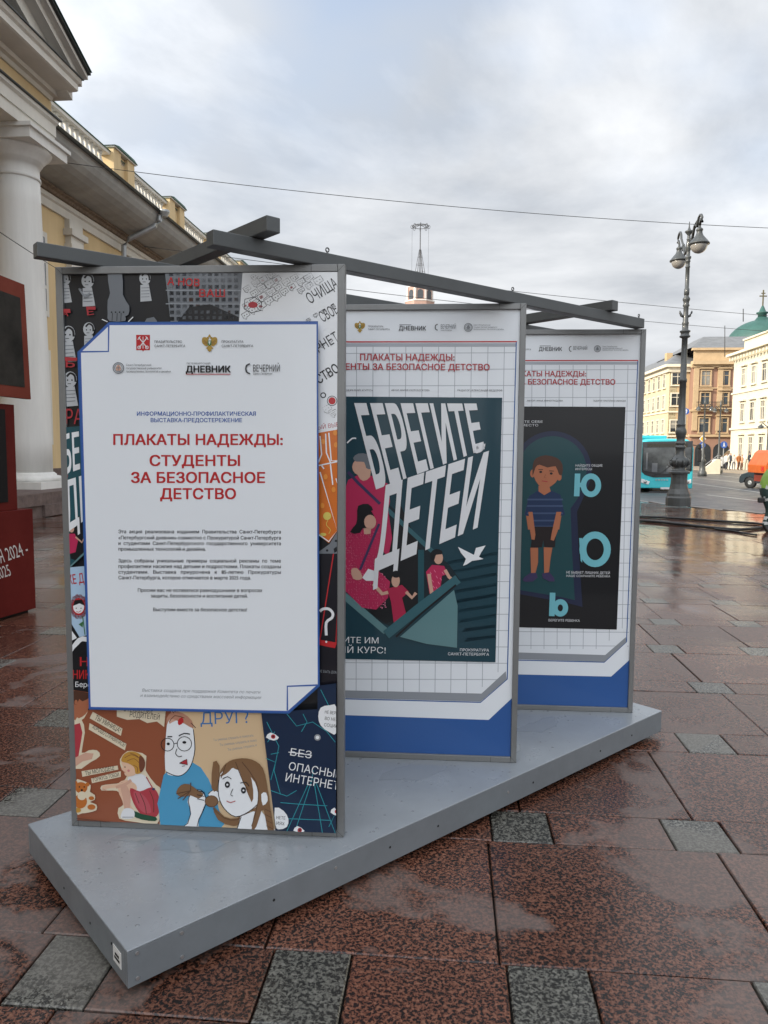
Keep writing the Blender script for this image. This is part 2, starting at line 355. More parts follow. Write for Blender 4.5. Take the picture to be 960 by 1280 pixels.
# slabs: rows .985 m apart, a broad row of red slabs and a narrow row of red strips with small grey squares
slabs = []
def slab(s0, s1, t0, t1, m): slabs.append((s0, s1, t0, t1, m))
for k in range(-3, 22):
    tb = 2.94+.995*(k-0) if k <= 3 else 5.95+.985*(k-3)            # foot of the narrow row
    tb = {-1: 1.90, 0: 2.945, 1: 3.95, 2: 4.97, 3: 5.95}.get(k, tb); nx = {-2: 1.90, -1: 2.945, 0: 3.95, 1: 4.97, 2: 5.95}.get(k, tb+.985)
    tw = {-1: 2.21, 0: 3.205, 1: 4.23, 2: 5.205, 3: 6.205}.get(k, tb+.25)
    per = .735; g0 = {-1: .20, 0: .20, 1: 1.30, 2: 1.67, 3: 1.65}.get(k, random.uniform(0, .7))
    j0 = {-1: .18, 0: 1.08, 1: 1.82, 2: 1.78, 3: 1.77}.get(k, g0+.12)
    smin, smax = -14, min(kerbx(tb), kerbx(nx))-.2 if tb > 12 else 9+max(0, tb)*.2
    n0 = int((smin-g0)/per); i = n0
    s = g0+per*i
    while s < smax:
        e = min(s+per, smax); jt = random.uniform(-.015, .015)
        slab(s, min(s+.25, smax), tb, tw, 1)
        if e > s+.3: slab(s+.25, e, tb, tw, 0)
        s += per
    i = int((smin-j0)/per); s = j0+per*i
    if k == -1: cuts = [j0+.75*q for q in range(-18, 1)] + [1.09] + [1.09+.76*q for q in range(1, 12)]
    else: cuts = [j0+per*q+random.uniform(-.02, .02)*(q != 0) for q in range(-22, 22)]
    cuts = [c for c in cuts if smin < c < smax]+[smax]
    for a, b in zip(cuts, cuts[1:]):
        if b-a > .05: slab(a, b, tw, nx, 0)
def area(q):
    s0, s1, t0, t1, m = q
    P = [proj(W(a, b, zpave(b))) for a, b in ((s0, t0), (s1, t0), (s1, t1), (s0, t1))]
    if any(p is None for p in P): return 0
    if max(p[0] for p in P) < -30 or min(p[0] for p in P) > 990 or min(p[1] for p in P) > 1310: return 0
    return abs(sum(P[i][0]*P[(i+1) % 4][1]-P[(i+1) % 4][0]*P[i][1] for i in range(4)))/2
slabs = [(area(q), q) for q in slabs]; slabs.sort(key=lambda x: -x[0])
GAP = .0035; cache = {}
tag(pave, kind='structure')
rest = MB(); RS = random.Random(3)
for i, (ar, (s0, s1, t0, t1, m)) in enumerate(slabs):
    mt = (RED, GREY)[m]; w_, h_ = (s1-s0)-2*GAP, (t1-t0)-2*GAP; cs, ct = (s0+s1)/2, (t0+t1)/2
    z = zpave(ct)+RS.uniform(-.0018, .0018)
    if i < 296 and ar > 0:
        key = (round(w_, 2), round(h_, 2), m)
        if key not in cache:
            b = MB(); c_ = .004
            b.add([(x*(.5*w_-q), y*(.5*h_-q), zz) for q, zz in ((0, -.045), (0, -c_), (c_, 0)) for x, y in ((-1, -1), (1, -1), (1, 1), (-1, 1))],
                  [(0, 1, 5, 4), (1, 2, 6, 5), (2, 3, 7, 6), (3, 0, 4, 7), (4, 5, 9, 8), (5, 6, 10, 9), (6, 7, 11, 10), (7, 4, 8, 11), (8, 9, 10, 11)], mt)
            o = b.build('grey_slab' if m else 'red_slab', mt, pave); cache[key] = o.data
        else:
            o = bpy.data.objects.new('grey_slab' if m else 'red_slab', cache[key]); C.objects.link(o); o.parent = pave
        o.location = W(cs, ct, z); o.rotation_euler = (RS.uniform(-.003, .003), RS.uniform(-.004, .004), -TH)
    else:
        P = [W(a, b_, z) for a, b_ in ((s0+GAP, t0+GAP), (s1-GAP, t0+GAP), (s1-GAP, t1-GAP), (s0+GAP, t1-GAP))]
        tx, ty = RS.uniform(-.005, .005), RS.uniform(-.003, .003); P = [p+Vector((0, 0, tx*(p.x-P[0].x-w_/2)+ty*(p.y-P[0].y-h_/2))) for p in P]
        rest.add([p-Vector((0, 0, .04)) for p in P]+P, [(4, 5, 6, 7), (0, 1, 5, 4), (1, 2, 6, 5), (2, 3, 7, 6), (3, 0, 4, 7)], mt)
o = rest.build('distant_slabs', None, pave); tag(o, kind='stuff')
# pavement beyond the slabs that can be told apart
pf = MB(); q = [22.6, 25, 27, 30, 34, 60, 120]
for a in q: pf.v += [W(-40, a, zpave(a)-.004)[:], W(kerbx(a)-.16, a, zpave(a)-.004)[:]]
for a in range(len(q)-1): pf.f.append((2*a, 2*a+1, 2*a+3, 2*a+2)); pf.mi.append(0); pf.sm.append(False)
pf.build('far_paving', RED, pave)
# far pavement and lane lines
fz = -.45+.13
b = MB().add([W(27, 30, fz), W(60, 30, fz), W(60, 98, fz), W(27, 98, fz), W(27, 30, fz-.2), W(27, 98, fz-.2)], [(0, 1, 2, 3), (4, 0, 3, 5)])
tag(b.build('far_pavement', mat('tan_paving', (.30, .25, .19), .7, .15, 1.0)), kind='structure')  # plain tan paving colour
b = MB().add([W(8, 99, fz), W(60, 99, fz), W(60, 104, fz), W(8, 104, fz), W(8, 99, fz-.2), W(60, 99, fz-.2)], [(0, 1, 2, 3), (4, 0, 1, 5)])
tag(b.build('side_pavement', mat('tan_paving', (.30, .25, .19), .7)), kind='structure')
WP = mat('road_paint', (.62, .62, .58), .5, .25, 6)
def lane(s, t0, t1, w_=.14, nm='lane_line'):
    m = MB(); q = [t0+(t1-t0)*i/8 for i in range(9)]
    for a in q: m.v += [W(s-w_/2, a, zroad(a)+.012)[:], W(s+w_/2, a, zroad(a)+.012)[:]]
    for a in range(8): m.f.append((2*a, 2*a+1, 2*a+3, 2*a+2)); m.mi.append(0); m.sm.append(False)
    m.build(nm, WP, road)
lane(12.1, 22, 36); lane(15.6, 30, 60); lane(19.2, 36, 80); lane(22.8, 36, 80)
# ------------------------------------------------------------------ left: portico building (local axes: x = across the street, y = along it)
STUC = mat('ochre_stucco', (.66, .50, .28), .85, .14, 1.2, .15, 30, streak=True)
WHT = mat('white_stucco', (.68, .66, .61), .8, .10, 1.5, .12, 40, streak=True)
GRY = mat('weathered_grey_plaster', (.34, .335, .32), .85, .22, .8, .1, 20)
IRON = mat('dark_roof_flashing', (.03, .035, .035), .5, .2)
COPP = mat('green_roof_metal', (.05, .13, .10), .6, .25, 3)
GRAN = mat('rough_granite_plinth', (.14, .10, .09), .8, .35, 4, .8, 25)
SIL = mat('worn_white_column', (.72, .715, .69), .8, .12, 2.2, .12, 30, streak=True)
GLS = mat('dark_window_glass', (.03, .035, .04), .12, .3, 1, coat=.5)
hall = empty('portico_building', (0, 0, 0), -TH)
tag(hall, 'ochre classical building with a white portico column, pediment and balustrade along its roof', 'building')
tag(BX('plinth', -20, -9.2, -8, 19.6, -.05, .56, GRAN, hall), None)
# plinth blocks
for i in range(12): BX('granite_block', -9.2, -9.13, 19.6-1.2*(i+1)+.015, 19.6-1.2*i-.015, .02+.27*(i % 2), .28+.27*(i % 2), GRAN, hall)
def column(cy, full=True):
    cx = -10.75; r = .615
    prof = [(r*(1-.16*(z/7.4)**1.6), .95+z) for z in [0, .8, 1.6, 2.6, 3.6, 4.6, 5.6, 6.6, 7.2]]
    sh = MB().lathe(prof, cx, cy, 40, SIL).build('column_shaft', SIL, hall)
    b = MB().box(cx-.85, cx+.85, cy-.85, cy+.85, .56, .74, SIL)
    b.lathe([(.80, .741), (.83, .79), (.80, .86), (.70, .88), (.70, .91), (.64, .96)], cx, cy, 36, SIL); b.build('column_base', SIL, sh)
    q = MB().lathe([(.52, 8.15), (.55, 8.16), (.55, 8.22), (.52, 8.24), (.52, 8.5), (.56, 8.51), (.57, 8.56), (.60, 8.57), (.62, 8.62), (.72, 8.72), (.80, 8.80), (.82, 8.85)], cx, cy, 36, SIL)
    q.box(cx-.86, cx+.86, cy-.86, cy+.86, 8.85, 9.08, SIL); q.box(cx-.93, cx+.93, cy-.93, cy+.93, 9.08, 9.17, SIL); q.build('column_capital', SIL, sh)
    return sh
for k in range(5): column(18.05-4.1*k)
# entablature of the portico: stepped section extruded along the street
def run(name, prof, y0, y1, mt, par=hall): return MB().prism(prof, y1-y0, mt, 'y', y0).build(name, mt, par)
run('architrave', [(-19, 9.175), (-10.12, 9.175), (-10.12, 9.45), (-10.08, 9.45), (-10.08, 9.72), (-10.0, 9.76), (-10.0, 9.84), (-19, 9.84)], -6, 18.75, WHT)
run('architrave_flashing', [(-19, 9.843), (-9.94, 9.843), (-9.94, 9.875), (-19, 9.875)], -6.05, 18.82, IRON)
run('frieze', [(-19, 9.878), (-10.15, 9.878), (-10.15, 10.28), (-19, 10.28)], -6, 18.68, STUC)
run('cornice', [(-19, 10.283), (-10.1, 10.283), (-10.05, 10.36), (-9.95, 10.38), (-9.92, 10.46), (-9.45, 10.48), (-9.40, 10.50), (-9.40, 10.64), (-9.34, 10.68), (-9.30, 10.76), (-19, 10.76)], -6.6, 18.62, WHT)
run('cornice_flashing', [(-19, 10.763), (-9.26, 10.763), (-9.26, 10.79), (-19, 10.79)], -6.65, 18.67, IRON)
# pediment
y0, y1 = -6.7, 18.75; ym = (y0+y1)/2; sl_ = .43
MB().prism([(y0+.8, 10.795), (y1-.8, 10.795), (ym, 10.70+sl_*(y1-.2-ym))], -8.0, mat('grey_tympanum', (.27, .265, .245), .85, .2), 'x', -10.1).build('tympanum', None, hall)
def rake(name, a, b, x0, x1, mt):     # a..b: offsets above the slope line
    m = MB()
    for sg in (-1, 1):
        ye = y1 if sg > 0 else y0
        P = lambda y, o: (y, 10.36+sl_*abs(ye-y)+o)
        poly = [P(ye, a), P(ym, a), P(ym, b), P(ye, b)]
        m.prism(poly, x1-x0, mt, 'x', x0)
    return m.build(name, mt, hall)
rake('raking_cornice', -.02, .30, -12, -9.62, WHT); rake('raking_moulding', .302, .46, -12, -9.36, WHT); rake('raking_fillet', .462, .56, -12, -9.20, WHT); rake('roof_edge', .563, .62, -13, -9.12, IRON)
m = MB()
for sg in (0, 1):
    ye = y1 if sg else y0
    m.add([(-9.08, ye, 10.99), (-9.08, ym, 10.99+sl_*abs(ye-ym)), (-19, ym, 10.99+sl_*abs(ye-ym)), (-19, ye, 10.99)], [(0, 1, 2, 3)], COPP)
m.build('portico_roof', COPP, hall)
BX('portico_wall', -19, -13.2, -8, 19.5, .56, 9.17, STUC, hall)
BX('attic_end', -12.0, -11.0, 18.7, 19.9, 10.3, 11.15, STUC, hall)
BX('attic_cap', -12.1, -10.9, 18.7, 20.0, 11.153, 11.25, IRON, hall)
# the long wing behind it
BX('wing_wall', -25, -13.0, 19.6, 90, .0, 9.70, STUC, hall); BX('wing_plinth', -25, -12.85, 19.62, 90, -.05, .9, GRAN, hall)
BX('rear_wing_wall', -25, -13.0, -70, -8.1, .0, 11.2, STUC, hall)
run('wing_frieze', [(-14, 9.25), (-12.9, 9.25), (-12.9, 9.5), (-12.82, 9.54), (-12.82, 9.68), (-14, 9.68)], 19.61, 90, WHT)
run('wing_moulding', [(-14, 9.683), (-12.72, 9.683), (-12.68, 9.76), (-12.58, 9.80), (-12.58, 9.86), (-14, 9.86)], 19.61, 90, mat('brown_trim', (.19, .14, .10), .8, .4, 8))
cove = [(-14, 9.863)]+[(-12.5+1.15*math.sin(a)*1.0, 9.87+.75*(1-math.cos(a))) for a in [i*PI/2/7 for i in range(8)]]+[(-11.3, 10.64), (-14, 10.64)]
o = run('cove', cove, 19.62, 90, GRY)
for k in range(24): BX('cove_seam', -12.45, -11.36, 22+2.9*k-.02, 22+2.9*k+.02, 10.9, 10.905, GRY, hall) if False else None
run('gutter', [(-14, 10.643), (-11.22, 10.643), (-11.18, 10.71), (-14, 10.71)], 19.6, 90, IRON)
BX('parapet_base', -11.9, -11.5, 20.0, 90, 10.713, 10.83, WHT, hall)
BX('parapet_rail', -11.88, -11.52, 20.0, 90, 11.42, 11.52, WHT, hall); BX('parapet_cap', -11.91, -11.49, 20.0, 90, 11.523, 11.545, COPP, hall)
bal = MB().lathe([(.085, 10.831), (.085, 10.87), (.05, 10.90), (.045, 10.93), (.095, 11.01), (.10, 11.07), (.06, 11.18), (.045, 11.25), (.06, 11.32), (.085, 11.36), (.085, 11.419)], 0, 0, 10, WHT).build('baluster', WHT, hall)
bal.location = (-11.7, 20.2, 0); nb = 1
pier_y = [25.75+5.05*k for k in range(10)]
y = 20.2+.31
while y < 75 and nb < 150:
    if all(abs(y-p) > .95 for p in pier_y): c_ = dup(bal, hall, loc=(-11.7, y, 0)); nb += 1
    y += .31
for p in pier_y:
    for e in (-.55, .55):
        pr_ = BX('parapet_pier', -12.0, -11.4, p+e-.28, p+e+.28, 10.714, 11.66, STUC, hall)
    BX('pier_link', -11.92, -11.52, p-.27, p+.27, 10.716, 11.64, STUC, hall)
    b = MB().box(-12.06, -11.34, p-.88, p+.88, 11.663, 11.71, WHT); b.prism([(p-.93, 11.713), (p+.93, 11.713), (p+.6, 11.79), (p-.6, 11.79)], .8, COPP, 'x', -12.1); b.build('pier_cap', None, hall)
# wing wall: pilasters and windows between them
for k in range(14):
    yp = 25.0+4.9*k
    b = MB().box(-13.0, -12.80, yp-.42, yp+.42, 1.0, 8.30, WHT).box(-13.0, -12.74, yp-.5, yp+.5, 8.303, 8.43, WHT).box(-13.0, -12.68, yp-.56, yp+.56, 8.70, 8.90, WHT).box(-13.0, -12.79, yp-.43, yp+.43, 8.433, 8.697, WHT).box(-13, -12.82, yp-.45, yp+.45, 8.903, 9.248, WHT)
    b.build('pilaster', WHT, hall)
    yw = yp-2.45
    for z0, z1 in ((1.8, 4.6), (5.9, 8.3)):
        if yw < 20.9: continue
        f = BX('window', -13.0, -12.93, yw-.75, yw+.75, z0-.12, z1+.12, WHT, hall)
        b = MB(); [b.box(-12.928, -12.92, yw-.6+.42*j+.02, yw-.6+.42*j+.36, z0+.05+(z1-z0)/3*i, z0+(z1-z0)/3*(i+1)-.05, GLS) for i in range(3) for j in range(3) if .42*j < 1.0]; b.build('window_pane', GLS, f)
# little wall lamp boxes between column and wing, as in the photograph
for z in (2.9, 5.6): BX('wall_bracket', -12.99, -12.6, 21.0, 21.3, z, z+.25, WHT, hall)
# downpipe
def hx(s, t, z): return (s, t, z)
dp = MB().tube([hx(-11.3, 28.6, 10.55), hx(-11.3, 28.6, 10.35), hx(-11.45, 28.55, 10.15), hx(-12.4, 28.3, 9.62), hx(-12.6, 28.25, 9.35), hx(-12.62, 28.25, 8.0), hx(-12.62, 28.25, .5)], .1, 12, mat('zinc', (.42, .44, .45), .4, .2, 3, metal=.5))
dp.lathe([(.11, 10.50), (.13, 10.56), (.2, 10.66), (.2, 10.74)], -11.1, 28.6, 12); o = dp.build('downpipe', None, hall); bead(o, .001)
# ------------------------------------------------------------------ right: buildings across the street
RW = random.Random(8); CURT = mat('pale_curtain_behind_glass', (.25, .24, .21), .5, .2, 2, coat=.5)
def facade_windows(par, plane, wins, glass, frame, d=.10, surround=None):
    """windows on a Plane; each (a, z, w, h)"""
    for (a, z, w_, h_) in wins:
        R = Matrix(((plane.ex.x, plane.n.x, 0), (plane.ex.y, plane.n.y, 0), (0, 0, 1))).to_4x4(); M = Matrix.Translation(plane.O) @ R
        f = MB()
        fw = .16
        f.box(a-w_/2-fw, a-w_/2, .0, d, z-fw*.6, z+h_+fw, frame, M); f.box(a+w_/2, a+w_/2+fw, .0, d, z-fw*.6, z+h_+fw, frame, M)
        f.box(a-w_/2, a+w_/2, .0, d, z+h_, z+h_+fw, frame, M); f.box(a-w_/2-fw*1.3, a+w_/2+fw*1.3, .0, d+.08, z-fw*1.6, z-fw*.62, frame, M)
        if surround: f.box(a-w_/2-fw*1.8, a+w_/2+fw*1.8, 0, d+.22, z+h_+fw*1.8, z+h_+fw*2.8, surround, M)
        f = f.build('window', frame, par)
        g_ = MB(); g_.box(a-w_/2, a+w_/2, .005, .02, z, z+h_, glass, M)
        g_.box(a-.035, a+.035, .021, .05, z, z+h_, frame, M); g_.box(a-w_/2, a-.036, .021, .05, z+h_*.66, z+h_*.66+.07, frame, M); g_.box(a+.036, a+w_/2, .021, .05, z+h_*.66, z+h_*.66+.07, frame, M)
        
        if RW.random() < .45:     # a curtain or blind behind part of the pane
            cw = RW.choice((.35, .5, 1)); g_.box(a-w_/2+.02, a-w_/2+w_*cw-.02, .0201, .0209, z+h_*RW.choice((.0, .3, .55)), z+h_-.02, CURT)
            g_.v[-8:] = [tuple(M @ Vector(q)) for q in g_.v[-8:]]
        g_.build('window_pane', None, f)
def wallbox(name, par, P0, P1, depth, z0, z1, mt, back=0):
    """a wall prism standing on the ground line P0-P1 (world xy), going depth away from the viewer"""
    pl = Plane(P0, (P1-P0)); L = (P1-P0).length
    R = Matrix(((pl.ex.x, -pl.n.x, 0), (pl.ex.y, -pl.n.y, 0), (0, 0, 1))).to_4x4(); M = Matrix.Translation(pl.O) @ R
    return MB().box(0, L, back, depth, z0, z1, mt, M).build(name, mt, par), pl, L
def band(name, par, pl, a0, a1, z0, z1, outw, mt):
    R = Matrix(((pl.ex.x, pl.n.x, 0), (pl.ex.y, pl.n.y, 0), (0, 0, 1))).to_4x4(); M = Matrix.Translation(pl.O) @ R
    return MB().box(a0, a1, -.3, outw, z0, z1, mt, M).build(name, mt, par)
CRM = mat('cream_stucco', (.64, .59, .46), .85, .08, .6, streak=True); CRW = mat('cream_white_trim', (.70, .64, .50), .8, .08, 1)
YEL = mat('yellow_stucco', (.60, .51, .32), .85, .08, .7, streak=True); TANF = mat('tan_stucco', (.50, .36, .20), .85, .10, .7, streak=True)
BRN = mat('red_brown_stone', (.31, .18, .125), .85, .14, .8, streak=True); TRM = mat('ochre_stone_trim', (.50, .36, .21), .8, .12, 1.5)
ROOF = mat('grey_sheet_roof', (.16, .165, .17), .6, .2, 1)
WG = mat('far_window_glass', (.035, .04, .045), .15, .3, .5); WGB = mat('far_window_glass_bluish', (.05, .065, .08), .15, .3, .5)
GZ = -.45
# white building: facade parallel to the street
s1, _ = atT(918, 447, 86)
wb = empty('corner_house', W(s1, 86, GZ)); tag(wb, 'cream white three storey palace front at the right edge with tall narrow windows', 'building')
wb_loc = wb.location.copy(); 
def under(par, objs): 
    for o in objs: o.matrix_parent_inverse = Matrix.Translation(-par.location)
P0, P1 = W(s1, 86), W(s1, 30)
pl = Plane(P0, P1-P0); L = (P1-P0).length
objs = []
def zat(u, v, pl): return pl.px(u, v)[1]
before = set(bpy.data.objects)
o, pl, L = wallbox('wall', wb, P0, P1, 22, GZ, 12.0, CRM)
zc_ = zat(918, 447, pl)
wins = []
aw = []
for u in (930, 943, 954.5): aw.append(pl.px(u, 480)[0])
st_ = aw[1]-aw[0]
print('white win spacing', aw, zc_, pl.px(930, 470), pl.px(930, 480), pl.px(930, 505), pl.px(930, 526), pl.px(930, 548), pl.px(930, 570))
for k in range(0, 10):
    a = aw[0]+2.62*k
    for (z, h_) in ((1.1, 2.0), (4.9, 1.8), (8.75, 1.65)): wins.append((a, z, 1.0, h_))
facade_windows(wb, pl, wins, WG, CRW, .12, CRW)
for z0, z1, ow in ((GZ, .45, .12), (4.0, 4.2, .16), (7.9, 8.08, .12), (11.85, 12.05, .35), (12.05, 12.3, .75)): band('cornice' if z0 > 11 else 'string_course', wb, pl, -.2 if ow < .5 else -.5, L, z0, z1, ow, CRW)
k = 0
while k*.8 < L: band('bracket', wb, pl, k*.8, k*.8+.25, 11.55, 11.85, .55, CRW); k += 1 if k < 45 else 99
band('attic_parapet', wb, pl, 2, L, 12.3, 13.5, -.25, CRM); band('attic_cap', wb, pl, 2, L, 13.5, 13.65, -.05, CRW)
# brown corner house facing the viewer and the yellow one at its left
def frontline(u0, u1, T): 
    a, _ = atT(u0, 560, T); b, _ = atT(u1, 560, T); return W(a, T), W(b, T)
bh = empty('brown_house', W(38, 100, GZ)); tag(bh, 'red brown house with ochre window surrounds, balconies and grey roof behind the street', 'building')
Q0, Q1 = frontline(863, 930, 100); Q1 = Q0+(Q1-Q0).normalized()*14
o, pb, Lb = wallbox('wall', bh, Q0, Q1, 16, GZ, 13.2, BRN)
print('brown', [tuple(round(x, 2) for x in pb.px(u, v)) for u, v in ((864, 442), (881, 480), (881, 457), (904, 480), (881, 505), (881, 525), (881, 540), (881, 512), (920, 500), (881, 575))])
wins = []
for u in (881, 904, 927, 950):
    a = pb.px(u, 500)[0]
    wins += [(a, 10.2, 1.35, 1.75), (a, 7.7, 1.35, 1.45), (a, 4.15, 1.5, 1.75)]
facade_windows(bh, pb, [(a, z, w_*.8, h_) for a, z, w_, h_ in wins], WGB, TRM, .18, TRM)
for u in (881, 904, 927):
    a = pb.px(u, 500)[0]
    R = Matrix(((pb.ex.x, pb.n.x, 0), (pb.ex.y, pb.n.y, 0), (0, 0, 1))).to_4x4(); M = Matrix.Translation(pb.O) @ R
    b = MB()
    b.prism([(a+.95*math.cos(q), 12.2+0.0+.45*math.sin(q)) for q in [PI*i/8 for i in range(9)]], .3, TRM, 'y', 0); b.v = [tuple(M @ Vector(v)) for v in b.v]; b.build('window_pediment', TRM, bh)
    b = MB(); b.box(a-1.3, a+1.3, 0, .9, 7.05, 7.2, TRM, M)
    for q in range(12): b.box(a-1.25+q*.22, a-1.22+q*.22, 0.82, .86, 7.2, 7.9, IRON, M)
    b.box(a-1.3, a+1.3, 0.8, .88, 7.9, 7.97, IRON, M); b.build('balcony', None, bh)
    b = MB(); b.prism([(a-1.0, GZ+.1), (a+1.0, GZ+.1), (a+1.0, 1.8)]+[(a+1.0*math.cos(q), 1.8+.9*math.sin(q)) for q in [PI*i/8 for i in range(1, 8)]]+[(a-1.0, 1.8)], .06, WG, 'y', .005); b.v = [tuple(M @ Vector(v)) for v in b.v]; b.build('shop_window', WG, bh)
for z0, z1, ow, mt in ((3.5, 3.8, .3, TRM), (6.75, 7.0, .3, TRM), (9.7, 9.85, .15, TRM), (12.4, 12.75, .3, TRM), (12.75, 13.2, .8, TRM), (13.2, 14.6, -.1, TRM), (14.6, 14.9, .25, TRM)): band('cornice' if z0 > 12 else 'string_course', bh, pb, -.3 if ow > .2 else 0, Lb, z0, z1, ow, mt)
for a in (.35, 3.35, 6.0): band('corner_pilaster', bh, pb, a-.32, a+.32, 4.3, 12.4, .2, TRM)
b = MB(); R = Matrix(((pb.ex.x, -pb.n.x, 0), (pb.ex.y, -pb.n.y, 0), (0, 0, 1))).to_4x4(); M = Matrix.Translation(pb.O) @ R
b.add([M @ Vector(v) for v in ((-.5, 0, 14.92), (Lb, 0, 14.92), (Lb, 16, 14.92), (-.5, 16, 14.92), (3, 6, 17.2), (Lb-1, 6, 17.2), (Lb-1, 10, 17.2), (3, 10, 17.2))], [(0, 1, 5, 4), (1, 2, 6, 5), (2, 3, 7, 6), (3, 0, 4, 7), (4, 5, 6, 7)], ROOF); b.build('roof', ROOF, bh)
yh = empty('yellow_house', W(31, 102, GZ)); tag(yh, 'yellow four storey house with pale cornice between the lamp post and the bus', 'building')
Q0, Q1 = frontline(834, 866, 101.5); o, pY, LY = wallbox('front_wall', yh, Q0, Q1, 26, GZ, 12.6, TANF)
sQ, _ = toST(Q0)
Q2 = W(sQ-.05, 101.5+38); o, pS, LS = wallbox('side_wall', yh, Q2, Q0+W(-.05, 0)-W(0, 0), 1, GZ, 12.6, YEL)
print('yellow', [tuple(round(x, 2) for x in pY.px(u, v)) for u, v in ((834, 450), (846, 457), (846, 475), (846, 495), (846, 545))], [tuple(round(x, 2) for x in pS.px(u, v)) for u, v in ((830, 468), (824, 470), (819, 475), (830, 500), (830, 530))], LS)
aY = [pY.px(846, 500)[0]]; facade_windows(yh, pY, [(a, z, 1.4, 1.45) for a in aY for z in (4.2, 7.7, 10.4)], WG, CRW, .1)
facade_windows(yh, pS, [(LS-2.1-2.5*k, z, 1.1, 1.6) for k in range(9) for z in (4.2, 7.4, 10.2)], WG, CRW, .12)
for z0, z1, ow in ((3.5, 3.7, .15), (6.7, 6.9, .12), (12.0, 12.6, .3), (12.6, 12.95, .75)):
    band('cornice' if z0 > 10 else 'string_course', yh, pY, -ow, LY, z0, z1, ow, CRW); band('cornice' if z0 > 10 else 'string_course', yh, pS, 0, LS, z0, z1, ow-.01, CRW)
R = Matrix(((pY.ex.x, -pY.n.x, 0), (pY.ex.y, -pY.n.y, 0), (0, 0, 1))).to_4x4(); M = Matrix.Translation(pY.O) @ R
b = MB(); b.add([M @ Vector(q) for q in ((-.6, -.6, 12.97), (LY+1, -.6, 12.97), (LY+1, 6, 15.2), (2.6, 6, 15.2), (-.6, 38, 12.97), (2.6, 34, 15.2), (LY+1, 34, 15.2))], [(0, 1, 2, 3), (0, 3, 5, 4), (3, 2, 6, 5)], ROOF); b.build('roof', ROOF, yh)
for a, q in ((3, 6), (5, 11)): p = Q0+Vector((a-1, q, 0)); BX('chimney', p.x-.4, p.x+.4, p.y-.4, p.y+.4, 12.9, 15.2, TANF, yh)
for e in (wb, bh, yh):
    for c_ in e.children: c_.matrix_parent_inverse = Matrix.Translation(-e.location)
# houses further up the street, mostly hidden by the boards
for (lab, P0, P1, h_, mt, fl) in (('tall ochre house beyond the tower on the left side of the street', W(-13, 96), W(-13, 140), 15, YEL, 4), ('grey pink house further up the left side of the street', W(-12, 190), W(-12, 240), 17, mat('pink_stucco', (.45, .31, .26), .85, .1, .8), 4), ('long pale house closing the far end of the street', W(-60, 330), W(60, 330), 18, CRM, 4), ('pale yellow terrace beyond the yellow house on the right side', W(27, 330), W(27, 146), 15, CRW, 4)):
    hh = empty('far_house', (P0.x, P0.y, GZ)); tag(hh, lab, 'building', 'houses far up the street')
    o, pf_, Lf = wallbox('wall', hh, P0, P1, 14, GZ, h_, mt)
    for z0, z1, ow in ((4.0, 4.25, .2), (h_-.6, h_, .6)): band('cornice' if z0 > 10 else 'string_course', hh, pf_, 0, Lf, z0+.01, z1+.02, ow, CRW)
    nw = int(Lf/4.5); nw = min(nw, 14); stp = Lf/nw
    facade_windows(hh, pf_, [(stp*(k+.5), .9+q*(h_-1.6)/fl, 1.5, 2.0) for k in range(nw) for q in range(fl)], WG, CRW, .12)
    for c_ in hh.children: c_.matrix_parent_inverse = Matrix.Translation(-hh.location)
# dome behind
DY = 135; dc = atY(951, 432, DY); pxm = DY/F
dm = empty('domed_church', (dc.x, dc.y, GZ)); tag(dm, 'round church with green dome, lantern and cross behind the cream palace', 'church')
prof = [(40*pxm*math.cos(a), dc.z+31*pxm*math.sin(a)) for a in [i*1.35/10 for i in range(11)]]+[(6*pxm, dc.z+34*pxm)]
def loc(m_): m_.v = [(x, y, z-GZ) for x, y, z in m_.v]; return m_
loc(MB().lathe(prof, 0, 0, 32, mat('green_copper_dome', (.03, .095, .08), .55, .2, .5))).build('dome', None, dm)
dz = dc.z
loc(MB().lathe([(38*pxm, 0), (38*pxm, dz)], 0, 0, 32, CRM)).build('drum', None, dm)
loc(MB().lathe([(5*pxm, dz+32*pxm), (5*pxm, dz+38*pxm), (7*pxm, dz+39*pxm), (7*pxm, dz+40*pxm), (4*pxm, dz+41*pxm), (2*pxm, dz+46*pxm), (1*pxm, dz+48*pxm)], 0, 0, 16, mat('green_copper_dome', (0, 0, 0)))).build('lantern', None, dm)
zz = dz+48*pxm; loc(MB().box(-.1, .1, -.08, .08, zz, zz+19*pxm).box(-.65, .65, -.081, .081, zz+11*pxm, zz+12.3*pxm).box(-.35, .35, -.082, .082, zz+14.5*pxm, zz+15.6*pxm)).build('cross', mat('gilt_cross', (.12, .10, .05), .4, .1), dm)
